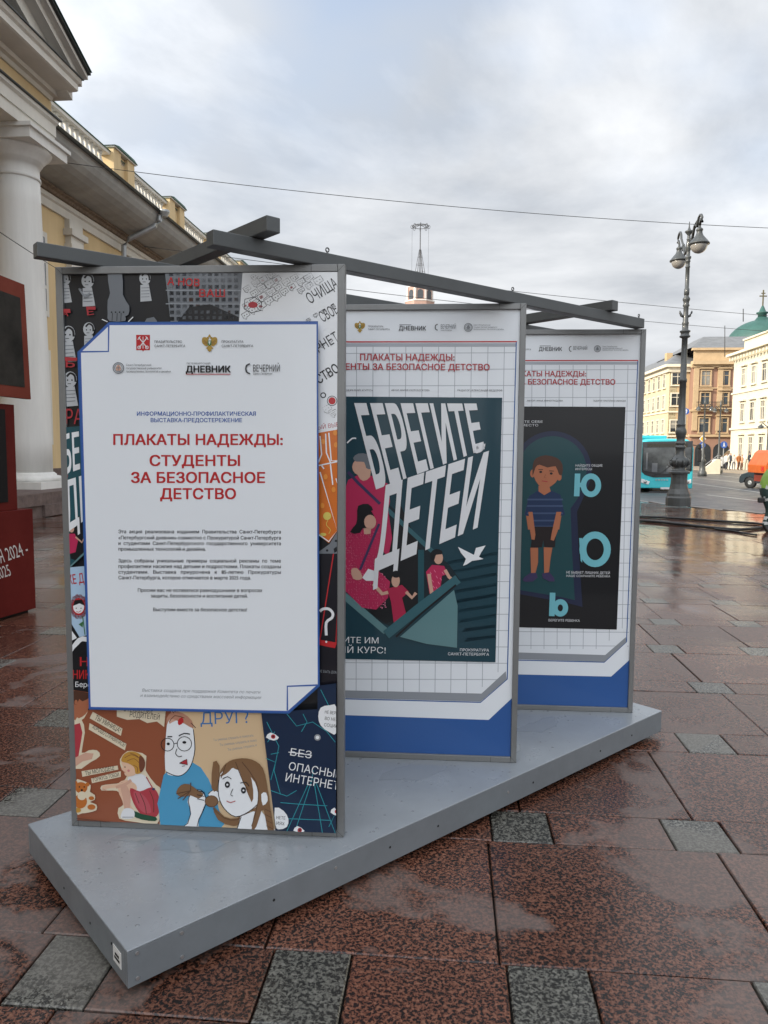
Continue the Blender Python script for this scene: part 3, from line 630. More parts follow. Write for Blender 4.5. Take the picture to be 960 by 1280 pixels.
# tower with its mast
TY = 150; tcn = atY(524.5, 380, TY); px_ = TY/F
def tz(v): return atY(524.5, v, TY).z
tw = empty('tower', (tcn.x, tcn.y, GZ)); tag(tw, 'pale red stone tower with arched belfry and a tall lattice mast on top', 'tower')
TWM = mat('tower_stone', (.42, .27, .22), .85, .15, .4); TWW = mat('tower_white', (.62, .58, .54), .8, .1)
def oct_(r, z0, z1, mt, m=None, n=8): return (m or MB()).lathe([(r, z0-GZ), (r, z1-GZ)], 0, 0, n, mt, smooth=False, rot=PI/8)
oct_(19*px_, GZ, tz(378), TWM).build('tower_base', None, tw)
oct_(16.5*px_, tz(378), tz(361), TWM).build('belfry', None, tw)
oct_(19.5*px_, tz(379), tz(377.4), TWW).build('ledge', None, tw); oct_(17*px_, tz(361), tz(359), TWW).build('belfry_cornice', None, tw)
for i in range(8):
    a = PI*i/4; R = Matrix.Rotation(a, 4, 'Z'); rr = 16.5*px_*math.cos(PI/8)
    b = MB().prism([(-.55, tz(376)-GZ), (.55, tz(376)-GZ)]+[(.55*math.cos(q), tz(368)-GZ+.55*math.sin(q)) for q in [PI*j/6 for j in range(7)]], .06, GLS, 'y', -rr-.07); b.v = [tuple(R @ Vector(v)) for v in b.v]; b.build('arch_window', GLS, tw)
    for s_ in (-1, 1):
        b = MB().box(s_*.95-.13, s_*.95+.13, -rr-.16, -rr-.01, tz(377)-GZ, tz(361)-GZ, TWW, R); b.build('white_pilaster', TWW, tw)
MET = mat('mast_iron', (.06, .06, .065), .6, .1)
b = MB(); n_ = 6; zb, zt = tz(359)-GZ, tz(312)-GZ
for i in range(n_):
    a = 2*PI*i/n_; q = lambda f: (f*math.cos(a), f*math.sin(a))
    b.tube([(*q(9.5*px_), zb), (*q(5*px_), zb+(zt-zb)*.5), (*q(1*px_), zt)], .05, 5)
for f in (0, .2, .4, .6, .8):
    r_ = (9.5-8.5*f)*px_; z = zb+(zt-zb)*f; b.tube([(r_*math.cos(2*PI*i/12), r_*math.sin(2*PI*i/12), z) for i in range(13)], .03, 5)
b.tube([(0, 0, zb), (0, 0, tz(278)-GZ)], [.09, .04], 6); b.build('mast_frame', MET, tw)
zr = tz(283)-GZ; b = MB(); b.tube([(10*px_*math.cos(2*PI*i/16), 10*px_*math.sin(2*PI*i/16), zr) for i in range(17)], .06, 5)
for i in range(8):
    a = 2*PI*i/8; b.tube([(0, 0, zr+.3), (10*px_*math.cos(a), 10*px_*math.sin(a), zr)], .05, 5); R = 10*px_
    b.tube([(R*math.cos(a)+.3*math.cos(2*PI*k/8)*math.cos(a), R*math.sin(a)+.3*math.cos(2*PI*k/8)*math.sin(a), zr-.1+.35*math.sin(2*PI*k/8)) for k in range(9)], .05, 5)
b.build('mast_crown', MET, tw)
for i in range(4):
    a = 2*PI*i/4; R = 10*px_; MB().tube([(R*math.cos(a), R*math.sin(a), zr), (R*math.cos(a), R*math.sin(a), zb+.3)], .022, 4).build('stay_wire', MET, tw)
# ------------------------------------------------------------------ exhibition stand
K = 1.6/1.5256
AL = mat('grey_aluminium_profile', (.20, .205, .205), .42, .10, 4, metal=.35)
BEAM = mat('dark_grey_painted_steel', (.085, .092, .094), .45, .12, 3)
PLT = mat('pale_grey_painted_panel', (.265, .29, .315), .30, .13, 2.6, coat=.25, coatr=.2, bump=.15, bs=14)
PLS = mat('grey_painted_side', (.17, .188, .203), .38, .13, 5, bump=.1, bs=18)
GALV = mat('screw_steel', (.5, .5, .5), .35, 0, metal=.8); HOLE = mat('drilled_hole', (.01, .01, .01), .9, 0)
NX, NY, ANG, PL, PW, PH = -.7004*K, 1.9285*K, .7202, 2.9219*K, .9155*K, .1118*K
GP = .03*K; TOP = PH+GP
stand = empty('display_platform', (NX, NY, 0), ANG); tag(stand, 'low grey platform carrying the three poster boards, near corner pointing at the viewer', 'platform')
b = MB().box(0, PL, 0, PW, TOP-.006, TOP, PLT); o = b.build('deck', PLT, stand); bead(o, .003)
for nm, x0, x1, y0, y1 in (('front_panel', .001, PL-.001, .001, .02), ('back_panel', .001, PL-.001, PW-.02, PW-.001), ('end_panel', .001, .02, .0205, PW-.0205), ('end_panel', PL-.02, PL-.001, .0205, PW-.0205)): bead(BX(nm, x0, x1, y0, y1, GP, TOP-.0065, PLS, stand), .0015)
for x in (.35, 1.3, 2.2, PL-.12):
    for y in (.12, PW-.12): bead(BX('foot', x-.045, x+.045, y-.045, y+.045, .002, GP+.02, mat('dark_wood_foot', (.05, .03, .02), .8), stand), .003)
def screw(x, z, r=.0055, hole=False, side=0):
    m = MB(); n = 10; d = -.0016 if not hole else -.0006
    if side == 0: vs = [(x+r*math.cos(2*PI*i/n), d, z+r*math.sin(2*PI*i/n)) for i in range(n)]+[(x+r*math.cos(2*PI*i/n)*1.1, .0005, z+1.1*r*math.sin(2*PI*i/n)) for i in range(n)]
    else: vs = [(d, x+r*math.cos(2*PI*i/n), z+r*math.sin(2*PI*i/n)) for i in range(n)]+[(.0005, x+r*math.cos(2*PI*i/n)*1.1, z+1.1*r*math.sin(2*PI*i/n)) for i in range(n)]
    m.add(vs, [tuple(range(n))]+[(i, (i+1) % n, (i+1) % n+n, i+n) for i in range(n)]); m.build('screw_hole' if hole else 'screw', HOLE if hole else GALV, stand)
for x, z in ((.03, TOP-.02), (.03, GP+.02), (.17, TOP-.02), (.17, GP+.02), (.76, (TOP+GP)/2+.02), (1.72, GP+.06)): screw(x, z)
for x, z in ((.50, GP+.065), (1.02, GP+.06), (1.28, GP+.055), (1.9, GP+.05), (2.45, GP+.05), (2.75, GP+.055)): screw(x, z, .0045, True)
for y, z in ((.12, TOP-.04), (.3, GP+.05), (.55, GP+.05)): screw(y, z, .004, True, 1)
m = MB().box(-.0012, .0005, .045, .105, GP+.035, GP+.085, mat('white_sticker', (.7, .7, .68), .5)); m.box(-.0018, -.0013, .055, .095, GP+.048, GP+.056, HOLE).box(-.0018, -.0013, .06, .09, GP+.060, GP+.068, HOLE); m.build('sticker', None, stand)
# three boards
A0, BB, SP, YAW, BW, BH = .8236*K, .0834*K, .9722*K, -.0684, 1.0032*K, 2.0*K
dvec = Vector((math.cos(ANG), math.sin(ANG), 0)); nvec = Vector((-math.sin(ANG), math.cos(ANG), 0)); N0 = Vector((NX, NY, 0))
bex = Vector((math.cos(YAW), math.sin(YAW), 0)); boards = []
labels = ['large board nearest the viewer with white notice titled ПЛАКАТЫ НАДЕЖДЫ over a collage of posters', 'middle board with dark teal БЕРЕГИТЕ ДЕТЕЙ poster and blue foot', 'farthest board with black poster of a boy in striped shirt']
for i in range(3):
    q = N0+dvec*(A0+SP*i)+nvec*BB; yw = YAW+(0, .0, .0)[i]; ex = Vector((math.cos(yw), math.sin(yw), 0)); L0 = q-ex*BW
    e = empty('poster_board', (L0.x, L0.y, TOP+.001), yw); tag(e, labels[i], 'poster board', 'poster boards on the platform')
    fw, fd = .026, .045; T = BH
    # local: x along the face, y away from the viewer, z up
    for nm, x0, x1, z0, z1 in (('frame_bar', 0, fw, 0, T), ('frame_bar', BW-fw, BW, 0, T), ('frame_bar', fw+.0005, BW-fw-.0005, 0, fw), ('frame_bar', fw+.0005, BW-fw-.0005, T-fw, T)):
        bead(BX(nm, x0, x1, 0, fd, z0, z1, AL, e), .002)
    for x in (.115, BW-.12):
        BX('joint_line', x, x+.0012, -.0006, .001, .0, fw-.001, HOLE, e)
    BX('joint_line', BW-.12, BW-.1188, -.0006, .001, T-fw+.001, T, HOLE, e)
    BX('backing_sheet', fw, BW-fw, .014, .030, fw, T-fw, mat('back_sheet', (.5, .5, .5), .5), e)
    boards.append((e, Plane((L0.x, L0.y), ex), L0, ex))
    print('board', i, [tuple(round(c) for c in proj(L0+ex*a+Vector((0, 0, z)))) for a, z in ((0, TOP+T), (BW, TOP+T), (BW, TOP), (0, TOP))])
# top beams: two long ones rest on the boards, two short ones cross over them
ZB = TOP+.001+BH+.001; bh_ = .047*K; bw_ = .05*K
beams = []
def beam(P, d, L, z, label):
    e = BX('roof_beam', 0, L, -bw_/2, bw_/2, 0, bh_, BEAM); e.location = (P.x, P.y, z); e.rotation_euler = (0, 0, math.atan2(d.y, d.x)); bead(e, .003)
    tag(e, label, 'beam', 'beams lying across the poster boards'); beams.append(e); return e
def atz(u, v, z): d = ray(u, v); t = (z-EYE)/d.z; return Vector((d.x*t, d.y*t, z))
cs = atz(262, 308, ZB); ae = atz(44, 322, ZB)
dv = dvec
cend = atz(800, 411, ZB); dv = (cend-cs).normalized(); bc = beam(cs, dv, (cend-cs).length, ZB, 'long dark grey beam over the right corners of all three boards'); 
ba = beam(ae, dv, 2.95*K, ZB, 'long dark grey beam resting on the top left corner of the nearest board')
Z2 = ZB+bh_+.001
bs = atz(342, 290, Z2); ds = atz(769, 388, Z2)
beam(bs, nvec, .9*K, Z2, 'short cross beam ending above the nearest board'); beam(ds, nvec, .9*K, Z2, 'short cross beam ending above the farthest board')
# eye bolts
def eyebolt(u, v, x):
    p = cs+dv*x
    m = MB(); m.tube([(0, 0, 0), (0, 0, .012)], .004, 8); m.tube([(.007*math.cos(2*PI*i/12), 0, .018+.007*math.sin(2*PI*i/12)) for i in range(13)], .0025, 6)
    o = m.build('eye_bolt', mat('bolt_steel', (.12, .12, .12), .4, metal=.8), bc); o.location = (x, 0, bh_)
for x in (.46, 1.46, 2.46): eyebolt(0, 0, x)
# rain water film patches on the deck
WAT = mat('rain_film', (.245, .268, .292), .05, 0)
RB = random.Random(5)
for cx, cy, r in ((.55, .42, .16), (.8, .25, .09), (1.5, .33, .13), (1.95, .2, .07), (2.35, .3, .1), (.35, .6, .1)):
    n = 22; pts = [(cx+r*(1+.35*math.sin(3*a+RB.random()*.4)+RB.uniform(-.12, .12))*math.cos(a)*1.4, cy+r*(1+.3*math.cos(2*a)+RB.uniform(-.12, .12))*math.sin(a)*.8) for a in [2*PI*i/n for i in range(n)]]
    m = MB(); m.add([(x, y, TOP+.0006) for x, y in pts], [tuple(range(n))], WAT); m.build('water_patch', WAT, stand)
RB = random.Random(12); m = MB(); DROP = mat('water_drop', (.20, .215, .23), .03, 0, coat=.6)
for _ in range(420):
    x, y, r = RB.uniform(.03, PL-.03), RB.uniform(.03, PW-.03), RB.choice((.0025, .003, .004, .006))*RB.uniform(.7, 1.3)
    n = 8; k0 = [(x+r*math.cos(2*PI*i/n), y+r*RB.uniform(.8, 1.2)*math.sin(2*PI*i/n), TOP+.0004) for i in range(n)]; k1 = [(x+.6*(a-x), y+.6*(b_-y), TOP+r*.32) for a, b_, _z in k0]
    m.add(k0+k1+[(x, y, TOP+r*.42)], [(i, (i+1) % n, (i+1) % n+n, i+n) for i in range(n)]+[(i+n, (i+1) % n+n, 2*n) for i in range(n)], DROP, True)
o = m.build('water_drops', None, stand); tag(o, kind='stuff')
m = MB(); SC = mat('scuffed_primer', (.36, .37, .38), .6, .3, 30)
for _ in range(26):
    x, y, a_, L_ = RB.uniform(.1, PL-.1), RB.uniform(.08, PW-.1), RB.uniform(0, PI), RB.uniform(.01, .07); dx, dy = math.cos(a_)*L_, math.sin(a_)*L_; wx, wy = -math.sin(a_)*.0009, math.cos(a_)*.0009
    m.add([(x-wx, y-wy, TOP+.0003), (x+dx-wx*.3, y+dy-wy*.3, TOP+.0003), (x+dx+wx*.3, y+dy+wy*.3, TOP+.0003), (x+wx, y+wy, TOP+.0003)], [(0, 1, 2, 3)], SC)
tag(m.build('scratches', None, stand), kind='stuff')
for e, pl_, L0, ex in boards:     # mitred corners of the frames and two clamp bolts on top
    for x, z in ((0, 0), (BW, 0), (0, BH), (BW, BH)):
        sx, sz = (1 if x == 0 else -1), (1 if z == 0 else -1); m = MB(); q = .0006
        m.add([(x+sx*.002, -.0007, z+sz*.002+q), (x+sx*.002, -.0007, z+sz*.002-q), (x+sx*.026, -.0007, z+sz*.026-q), (x+sx*.026, -.0007, z+sz*.026+q)], [(0, 1, 2, 3)], HOLE); m.build('mitre_joint', HOLE, e, fix=False)
# ------------------------------------------------------------------ red exhibition stand at the left edge
REDP = mat('red_painted_board', (.105, .010, .008), .65, .2, 2, spec=.12); REDL = mat('terracotta_frame', (.17, .036, .023), .65, .15, spec=.12)
BLK = mat('black_glass_screen', (.006, .006, .008), .5, 0, spec=.12); DKP = mat('dark_painting', (.022, .020, .018), .6, .6, 3, spec=.15)
r0, r1 = gnd(0, 777), gnd(43, 764.5); rp = Plane(r0, (r1-r0)); rl = rp.px(43, 700)[0]
# keep it a real box: 1.3 m long in view direction of the face
rs = empty('exhibition_stand', (r0.x, r0.y, 0), math.atan2(rp.ex.y, rp.ex.x)); tag(rs, 'dark red exhibition stand with black screen cut off by the left edge of the photo', 'exhibition stand')
zt = rp.px(40, 636)[1]
print('red', rl, zt, [tuple(round(x, 2) for x in rp.px(u, v)) for u, v in ((40, 636), (25, 505), (35, 500), (35, 358), (0, 350), (0, 500), (12, 508), (12, 632))])
bead(BX('base_box', -1.2, rl, 0, .55, .03, zt, REDP, rs), .004); BX('plinth_strip', -1.15, rl-.05, .05, .5, .002, .03, HOLE, rs)
a25 = rp.px(25, 560)[0]; z2 = rp.px(25, 506)[1]; a12 = rp.px(12.5, 560)[0]; zb2 = zt+.001
bead(BX('screen_box', -1.15, a25, .05, .45, zb2, z2, REDP, rs), .004)
BX('screen', -1.05, a12, .040, .052, zb2+.08, z2-.05, BLK, rs)
# upper picture: leans a little out in front of the box
u0, u1 = rp.px(35, 498), rp.px(32, 357)
pb_ = MB(); zlo, zhi = rp.px(34, 499)[1], rp.px(32, 357)[1]
e1_ = rp.px(34.5, 450)[0]
pb_.prism([(-1.2, zlo+.02), (e1_+.005, zlo), (e1_-.03, zhi), (-1.2, zhi+.12)], .05, REDL, 'y', -.02); bead(pb_.build('picture_frame', REDL, rs), .003)
e2_ = rp.px(27, 450)[0]; zl2, zh2 = rp.px(26, 484)[1], rp.px(25, 373)[1]
MB().prism([(-1.1, zl2+.01), (e2_+.003, zl2), (e2_-.018, zh2), (-1.1, zh2+.1)], .002, DKP, 'y', -.0235).build('picture', DKP, rs)
WT = mat('white_print', (.55, .52, .50), .5, 0)
pt = Print(rp, .003); pt.text('НОЯБРЯ 2024 -', -34, 716, 36, 692, 17, WT); pt.text('МАРТА 2025', -38, 735, 14, 719, 15, WT)
pt.done(None)
for o in list(C.objects):
    if o.name.startswith('lettering') and o.parent is None: o.parent = rs; o.matrix_parent_inverse = rs.matrix_basis.inverted()
# ------------------------------------------------------------------ print on the boards (flat artwork, set out on each sheet)
def ink(n, c, **k): return mat('ink_'+n, c, k.pop('rough', .38), 0, coat=.3, coatr=.06, spec=.3, **k)
I = {n: ink(n, c) for n, c in dict(white='e2e5e8', kid='b4b8bc', paper='dfe4e9', black='15171b', char='1c1e23', teal='173b47', teal2='1f4d57', teal3='356069', teal4='5d8286', blue='2c5694', blue2='3a5da5', navy='0e2440', navy2='1a2f52', cyan='2b94a0',
    red='b3262b', boyskin='ad6b4c', pinkdress='b3505a', red2='a8313a', pink='b42a55', pink2='dc7c9a', skin='c9a08c', skin2='d8b49a', grey='8b9096', grey2='6d7278', line='a3a9b1', orange='c96a22', orange2='d98a35', beige='cdb28e', brown='6e4231', brown2='4d3126',
    cream='d7cbb2', sky='4a95bd', hair='7a5a3d', hair2='553b27', pale='dadcdf', ltblue='a9c4dc', green='3c6e45', greend='1d4a34', gold='a88a3e', yellow='cdbd5d', b3='0b0d12', b3t='174349', b3n='1b2440', cyanl='6fb6c2', tan='a5664a', tan2='8e5138', bear='b5692f', pinkl='c77f7f', dress='a83a44', blond='b98a3c', mauve='3c3358', bluep='3b6fa8').items()}
def poster_base(pr_, mt): 
    b = MB(); L = pr_.p; b.add([L.w(.026, TOP+.027, .0), L.w(BW-.026, TOP+.027, .0), L.w(BW-.026, TOP+BH-.025, .0), L.w(.026, TOP+BH-.025, .0)], [(0, 1, 2, 3)], mt); return b.build('poster_sheet', mt)
def attach(objs, e):
    for o in objs: o.parent = e; o.matrix_parent_inverse = (Matrix.Translation(e.location) @ Matrix.Rotation(e.rotation_euler[2], 4, 'Z')).inverted()
def done_(A, e):
    r = A.done(None); attach(r, e)
# ======== board 1
e, plb, _, _ = boards[0]
bs_ = poster_base(Print(plb), I['char']); bs_.location = plb.n*-.012; attach([bs_], e)
Print.lim = (.0262, BW-.0262, TOP+.0272, TOP+BH-.0262)
A = Print(plb, -.0115); p, l, T, c, W_ = A.poly, A.line, A.text, A.circ, I['white']
X0, X1 = 73, 424
# top left charcoal
p([(74, 337), (205, 336), (214, 412), (120, 412), (120, 532), (78, 534)], I['char'])
# children and the hand, drawn in white
def kid(cx, cy, s, hat=0, bob=0):
    c(cx, cy, 7.5*s, I['kid'], 9*s, up=1); p([(cx-6*s, cy+9*s), (cx+5*s, cy+8*s), (cx+9*s, cy+30*s), (cx-6*s, cy+31*s)], I['kid'])
    l([(cx-4*s, cy-3*s), (cx, cy-7*s), (cx+5*s, cy-4*s), (cx+6*s, cy+3*s)], 2.4*s, I['char'], 3); c(cx-3*s, cy+1, .9*s, I['black']); c(cx+2*s, cy+1, .9*s, I['black']); l([(cx-3*s, cy+5*s), (cx+1*s, cy+5*s)], .7, I['black'])
    for q in range(4): l([(cx-5*s, cy+(13+4*q)*s), (cx+6*s, cy+(12.5+4*q)*s)], .7*s, I['grey2'])
    if hat: p([(cx-9*s, cy-8*s), (cx+9*s, cy-9*s), (cx+9*s, cy-6.5*s), (cx-9*s, cy-5.5*s)], I['white']); p([(cx-5*s, cy-12*s), (cx+5*s, cy-12*s), (cx+5*s, cy-8*s), (cx-5*s, cy-8*s)], I['white'])
kid(79, 347, 1.0); kid(108, 350, 1.05); kid(180, 347, .95, 1); kid(84, 417, 1.15); kid(110, 411, .95); kid(87, 474, 1.1)
l([(101, 362), (98, 360), (105, 371), (112, 366)], 2.5, I['grey'])
p([(134, 337), (152, 337), (153, 368), (161, 382), (160, 393), (156, 395), (156, 401), (136, 401), (134, 392), (134, 375), (137, 366)], I['grey2'], 2)
for x in (140, 146, 151): l([(x, 391), (x-.5, 401)], .8, I['char'])
for x in (139, 144, 149, 154): c(x, 390, 1.0, I['black'])
l([(127, 399), (134, 402)], 1.1, W_); l([(160, 402), (166, 396)], 1.1, W_)
p([(178, 407), (183, 398), (192, 396), (196, 401), (195, 408)], I['grey2'])
p([(78, 386), (87, 386), (88, 391), (78, 391)], I['red2']); T('А', 77, 395, 85, 395, 7, I['red2'], .02); p([(107, 383), (119, 383), (119, 387), (108, 387)], I['red2']); T('Е', 109, 394, 117, 393, 8, I['red2'], .02)
p([(80, 446), (96, 447), (96, 451), (80, 451)], I['red2']); T('Ь', 82, 459, 93, 459, 9, I['red2'], .02); T('РА', 82, 530, 103, 530, 19, I['red2'], .0)
# grey block of flats
p([(206, 337), (303, 337), (298, 412), (214, 412)], I['grey2'])
RG = random.Random(11)
for j in range(9):
    for i_ in range(11):
        x = 211+8.1*i_+j*.2; y = 340+8*j
        if x < 296: p([(x, y), (x+5.2, y), (x+5.2, y+4.8), (x, y+4.8)], (I['char'], I['b3n'], I['grey'], I['brown2'])[RG.choice((0, 0, 0, 1, 2, 3))], up=0)
A.k += 1
for y in (336.9, 362, 379): p([(207, y), (301, y+.5), (301, y+1.6), (207, y+1.2)], I['grey'], up=0)
A.k += 1; p([(214, 412), (236, 384), (262, 380), (298, 396), (298, 412)], I['char'])
for j in range(3):
    for i_ in range(9): x, y = 228+7.5*i_, 388+7*j; p([(x, y), (x+4, y), (x+4, y+4), (x, y+4)], I['grey2'], up=0)
A.k += 1; T('А НОВ', 209, 356, 249, 358, 9.5, I['red'], .02); T('ВАШ', 249, 371, 281, 371, 9.5, I['red'], .02)
# white doodle sheet
p([(303, 337), (424, 337), (424, 534), (396, 534), (396, 412), (298, 412)], I['white'])
D = Print(plb, 0); 
def inside(x, y): return y > 338 and x < 423 and x > 304-(y-337)*.07 and (y < 404 or x > 399) and y < 528
ca, sa = .87, -.5
for r_ in range(-14, 40):
    for q in range(-4, 26):
        gx, gy = q*11.5+(r_ % 2)*4+RG.uniform(-1.2, 1.2), r_*9+RG.uniform(-.8, .8); cx = 300+gx*ca-gy*sa*1.0; cy = 345+gx*sa+gy*ca
        band_ = (cy-345)+(cx-300)*.575
        if not (-14 < band_ < 62 or 100 < band_ < 109 or 139 < band_ < 148 or 182 < band_ < 190 or 222 < band_ < 300): continue
        s = RG.uniform(4.0, 5.6) if band_ < 63 or band_ > 220 else 2.6
        R_ = lambda x, y: (cx+x*ca-y*sa, cy+x*sa+y*ca)
        pts = [R_(-s, -s*.8), R_(s, -s*.8), R_(s*1.1, s*.5), R_(0, s*.6), R_(-s*.3, s*1.1), R_(-s*.9, s*.5)]
        if not all(inside(*t) for t in pts): continue
        l(pts, 1.0, I['black'], closed=True, up=0)
        k_ = RG.random()
        if k_ < .22: p([R_(-s*.6, -s*.4), R_(s*.2, -s*.4), R_(s*.2, s*.3), R_(-s*.6, s*.3)], I['red2'], up=0)
        elif k_ < .75: c(*R_(-s*.35, -.3), .9, I['black'], n=7, up=0); c(*R_(s*.4, -.3), .9, I['black'], n=7, up=0)
        else: l([R_(-s*.7, -1), R_(s*.7, -1)], .6, I['char'], up=0); l([R_(-s*.7, 1), R_(s*.5, 1)], .6, I['char'], up=0)
A.k += 1; c(316, 381, 6, I['red2'], 4); l([(306, 374), (318, 371), (327, 378), (326, 388), (314, 391), (305, 386)], .9, I['char'], closed=True)
T('ОЧИЩА', 388, 380, 424, 358, 14, I['char'], -.005); T('СВОЕ', 404, 403, 424, 391, 14, I['char']); T('РНЕТ', 399, 441, 425, 425, 13, I['char']); T('СТВО', 399, 480, 425, 464, 12, I['black'], .02)
c(415, 501, 4.5, I['red']); c(415, 501, 6, I['char'], ring=.8); c(404, 494, 3, I['black'], ring=1.3)
p([(398, 529), (424, 524), (424, 539), (398, 542)], I['white']); T('ЫЙ ВЫБ', 398, 537, 424, 533, 5.5, I['red2'])
# orange sheet
p([(398, 541), (424, 537), (424, 664), (411, 679), (398, 668)], I['orange'])
for q in ([(400, 545), (402, 568), (398, 578)], [(407, 542), (408, 566), (413, 578)], [(411, 541), (414, 576), (424, 576)], [(398, 582), (424, 577)], [(400, 590), (423, 663), (411, 677), (398, 668)], [(413, 580), (416, 606)], [(405, 586), (402, 582)], [(420, 598), (424, 604)]): l(q, 1.6, W_)
for x, y in ((404, 552), (419, 541), (407, 596), (403, 632), (417, 612), (420, 556)): c(x, y, 2.6, I['orange2'], 3.4)
c(409, 645, 5, I['yellow']); l([(410, 650), (408, 656), (413, 662), (411, 667)], .7, I['yellow'], 3); c(404, 668, 4, I['yellow'], 2)
p([(398, 690), (412, 680), (424, 665), (424, 693), (398, 693)], I['grey2']); p([(417, 686), (421, 683), (423, 689), (418, 691)], I['black'])
for x, y in ((404, 684), (409, 688), (420, 676)): c(x, y, 1.5, I['char'])
# dark swing poster
p([(398, 692), (424, 692), (424, 853), (398, 856)], ink('dark_navy', '14131c')); l([(417, 692), (400, 800)], 1.4, I['red']); l([(424, 765), (420, 806)], 1.3, I['red'])
p([(398, 799), (421, 803), (419, 810), (399, 806)], I['red']); c(408, 802, 1.3, I['pale']); l([(400, 764), (404, 761), (411, 761), (416, 766), (415, 772), (408, 778), (408, 794)], 3.4, I['pale'], 3)
T('НЕ БЫТЬ ДОМА', 399, 840, 424, 842, 3.2, I['grey'])
# left strip below the charcoal
p([(78, 534), (120, 531), (120, 664), (84, 708), (82, 706)], I['teal2']); 
T('БЕРЕ', 0, 0, 1, 1, 1, W_, .03, quad=[(79, 543), (121, 536), (122, 578), (81, 592)]); T('ДЕТ', 0, 0, 1, 1, 1, W_, .03, quad=[(80, 602), (125, 588), (126, 636), (84, 664)])
c(82, 595, 3.5, I['red2']); p([(90, 652), (106, 648), (108, 690), (94, 700), (86, 690)], I['black'], 2); c(90, 661, 3.2, I['skin'], 4.5); p([(86, 667), (94, 667), (98, 676), (95, 690), (86, 692)], I['pink']); l([(95, 671), (103, 678), (106, 672)], 2, I['skin'])
l([(84, 708), (122, 676)], 3, I['teal4'])
p([(84, 709), (122, 706), (124, 790), (100, 796), (87, 780)], I['ltblue']); T('ЖЕ ДА', 84, 731, 112, 727, 12, I['red'], .02)
for i_ in range(14): a_ = 2*PI*i_/14; c(99+8.5*math.cos(a_), 758+11.5*math.sin(a_), 3.3, I['red'], 4.5, n=8, up=0)
A.k += 1; c(99, 758, 8, I['red'], 11); c(99, 758, 7, W_, 8.5); p([(92, 757), (94, 750), (103, 749), (107, 757), (100, 754)], I['black']); c(96, 760, .7, I['black']); c(102, 760, .7, I['black']); l([(96, 764), (99, 765), (102, 763)], .7, I['red'])
l([(104, 770), (107, 793)], 1.2, I['green']); p([(99, 780), (105, 776), (104, 784)], I['green'])
p([(87, 780), (100, 796), (124, 790), (126, 882), (90, 866)], I['black']); l([(88, 812), (97, 803), (104, 798), (121, 801)], 6, W_, 2); p([(87, 782), (90, 788), (97, 797), (88, 800)], W_)
T('НЕ', 101, 832, 122, 832, 11, I['red'], .02); T('НИКОМУ', 92, 848, 138, 848, 11, I['red'], .02); T('Берегите', 95, 858, 132, 859, 6.5, W_)
# brown clipping collage
A.k += 1
p([(90, 862), (216, 880), (216, 884), (201, 1037), (93, 1029)], I['tan2'])
p([(92, 866), (98, 864), (114, 867), (116, 874), (112, 885), (106, 897), (98, 902), (92, 905)], I['cream'], 2); p([(92, 868), (112, 868), (113, 882), (108, 892), (100, 897), (92, 899)], I['tan'], 2); p([(92, 864), (97, 863), (113, 866), (113, 871), (104, 876), (100, 873), (97, 880), (92, 878)], I['brown2'], 2)
c(112, 886, 1.2, I['black']); c(96, 877, 2, I['tan'], 3)
p([(92, 902), (103, 899), (107, 915), (103, 940), (112, 937), (122, 937), (126, 944), (114, 952), (93, 960)], I['cream'], 2); p([(92, 905), (101, 903), (104, 915), (99, 945), (92, 948)], I['dress']); p([(95, 946), (108, 940), (118, 941), (116, 948), (104, 951), (94, 957)], I['skin'])
p([(117, 889), (154, 910), (152, 919), (113, 897)], I['cream']); p([(113, 903), (159, 929), (157, 937), (112, 911)], I['cream']); T('ТЫ УМНИЦА!', 119, 898, 150, 915, 6, I['black']); T('ХОРОШО СПРАВИЛАСЬ!', 116, 909, 156, 933, 5.2, I['black'])
p([(147, 884), (208, 888), (206, 908), (197, 901), (185, 903), (175, 898), (160, 899), (147, 895)], I['cream'], 1); T('ОТРАЖЕНИЕ', 155, 888, 192, 891, 6, I['black']); T('РОДИТЕЛЕЙ', 163, 895, 200, 899, 6.5, I['black'])
p([(103, 963), (148, 956), (149, 961), (104, 970)], I['cream']); p([(115, 972), (152, 963), (152, 970), (116, 978)], I['cream']); T('ТЫ МОЛОДЕЦ!', 108, 968, 144, 961, 5, I['black']); T('ГОРЖУСЬ ТОБОЙ', 118, 976, 150, 969, 4.6, I['black'])
# sitting girl
p([(151, 948), (160, 938), (172, 939), (184, 944), (183, 962), (196, 980), (203, 988), (200, 1024), (192, 1029), (168, 1026), (150, 1022), (149, 1009), (155, 1005), (151, 990), (142, 987), (128, 987), (128, 981), (140, 979), (153, 977), (160, 968), (153, 960)], I['cream'], 2)
p([(161, 971), (172, 966), (184, 970), (191, 986), (176, 989), (164, 983)], I['pale'], 3)
p([(150, 977), (160, 974), (170, 979), (172, 986), (166, 992), (164, 1004), (168, 1012), (158, 1013), (154, 1000), (149, 988)], I['skin2'], 3); p([(151, 980), (156, 977), (164, 990), (163, 1010), (157, 1011), (155, 998)], I['skin'], 2)
l([(129, 984), (137, 982), (148, 981), (160, 978)], 4.4, I['skin2'], 3); l([(129, 985), (135, 987)], 1.4, I['skin'], 0); l([(165, 974), (158, 979), (146, 983)], 3.8, I['skin'], 3)
p([(164, 984), (176, 988), (190, 983), (198, 990), (201, 1006), (197, 1019), (184, 1020), (174, 1013), (166, 998)], I['dress'], 3); p([(168, 988), (178, 991), (186, 1000), (190, 1014), (180, 1014), (172, 1004)], I['pinkdress'], 3)
for q in ([(176, 990), (182, 1004), (184, 1016)], [(188, 987), (193, 1000), (193, 1014)], [(170, 990), (175, 1003)]): l(q, .8, I['brown2'], 3)
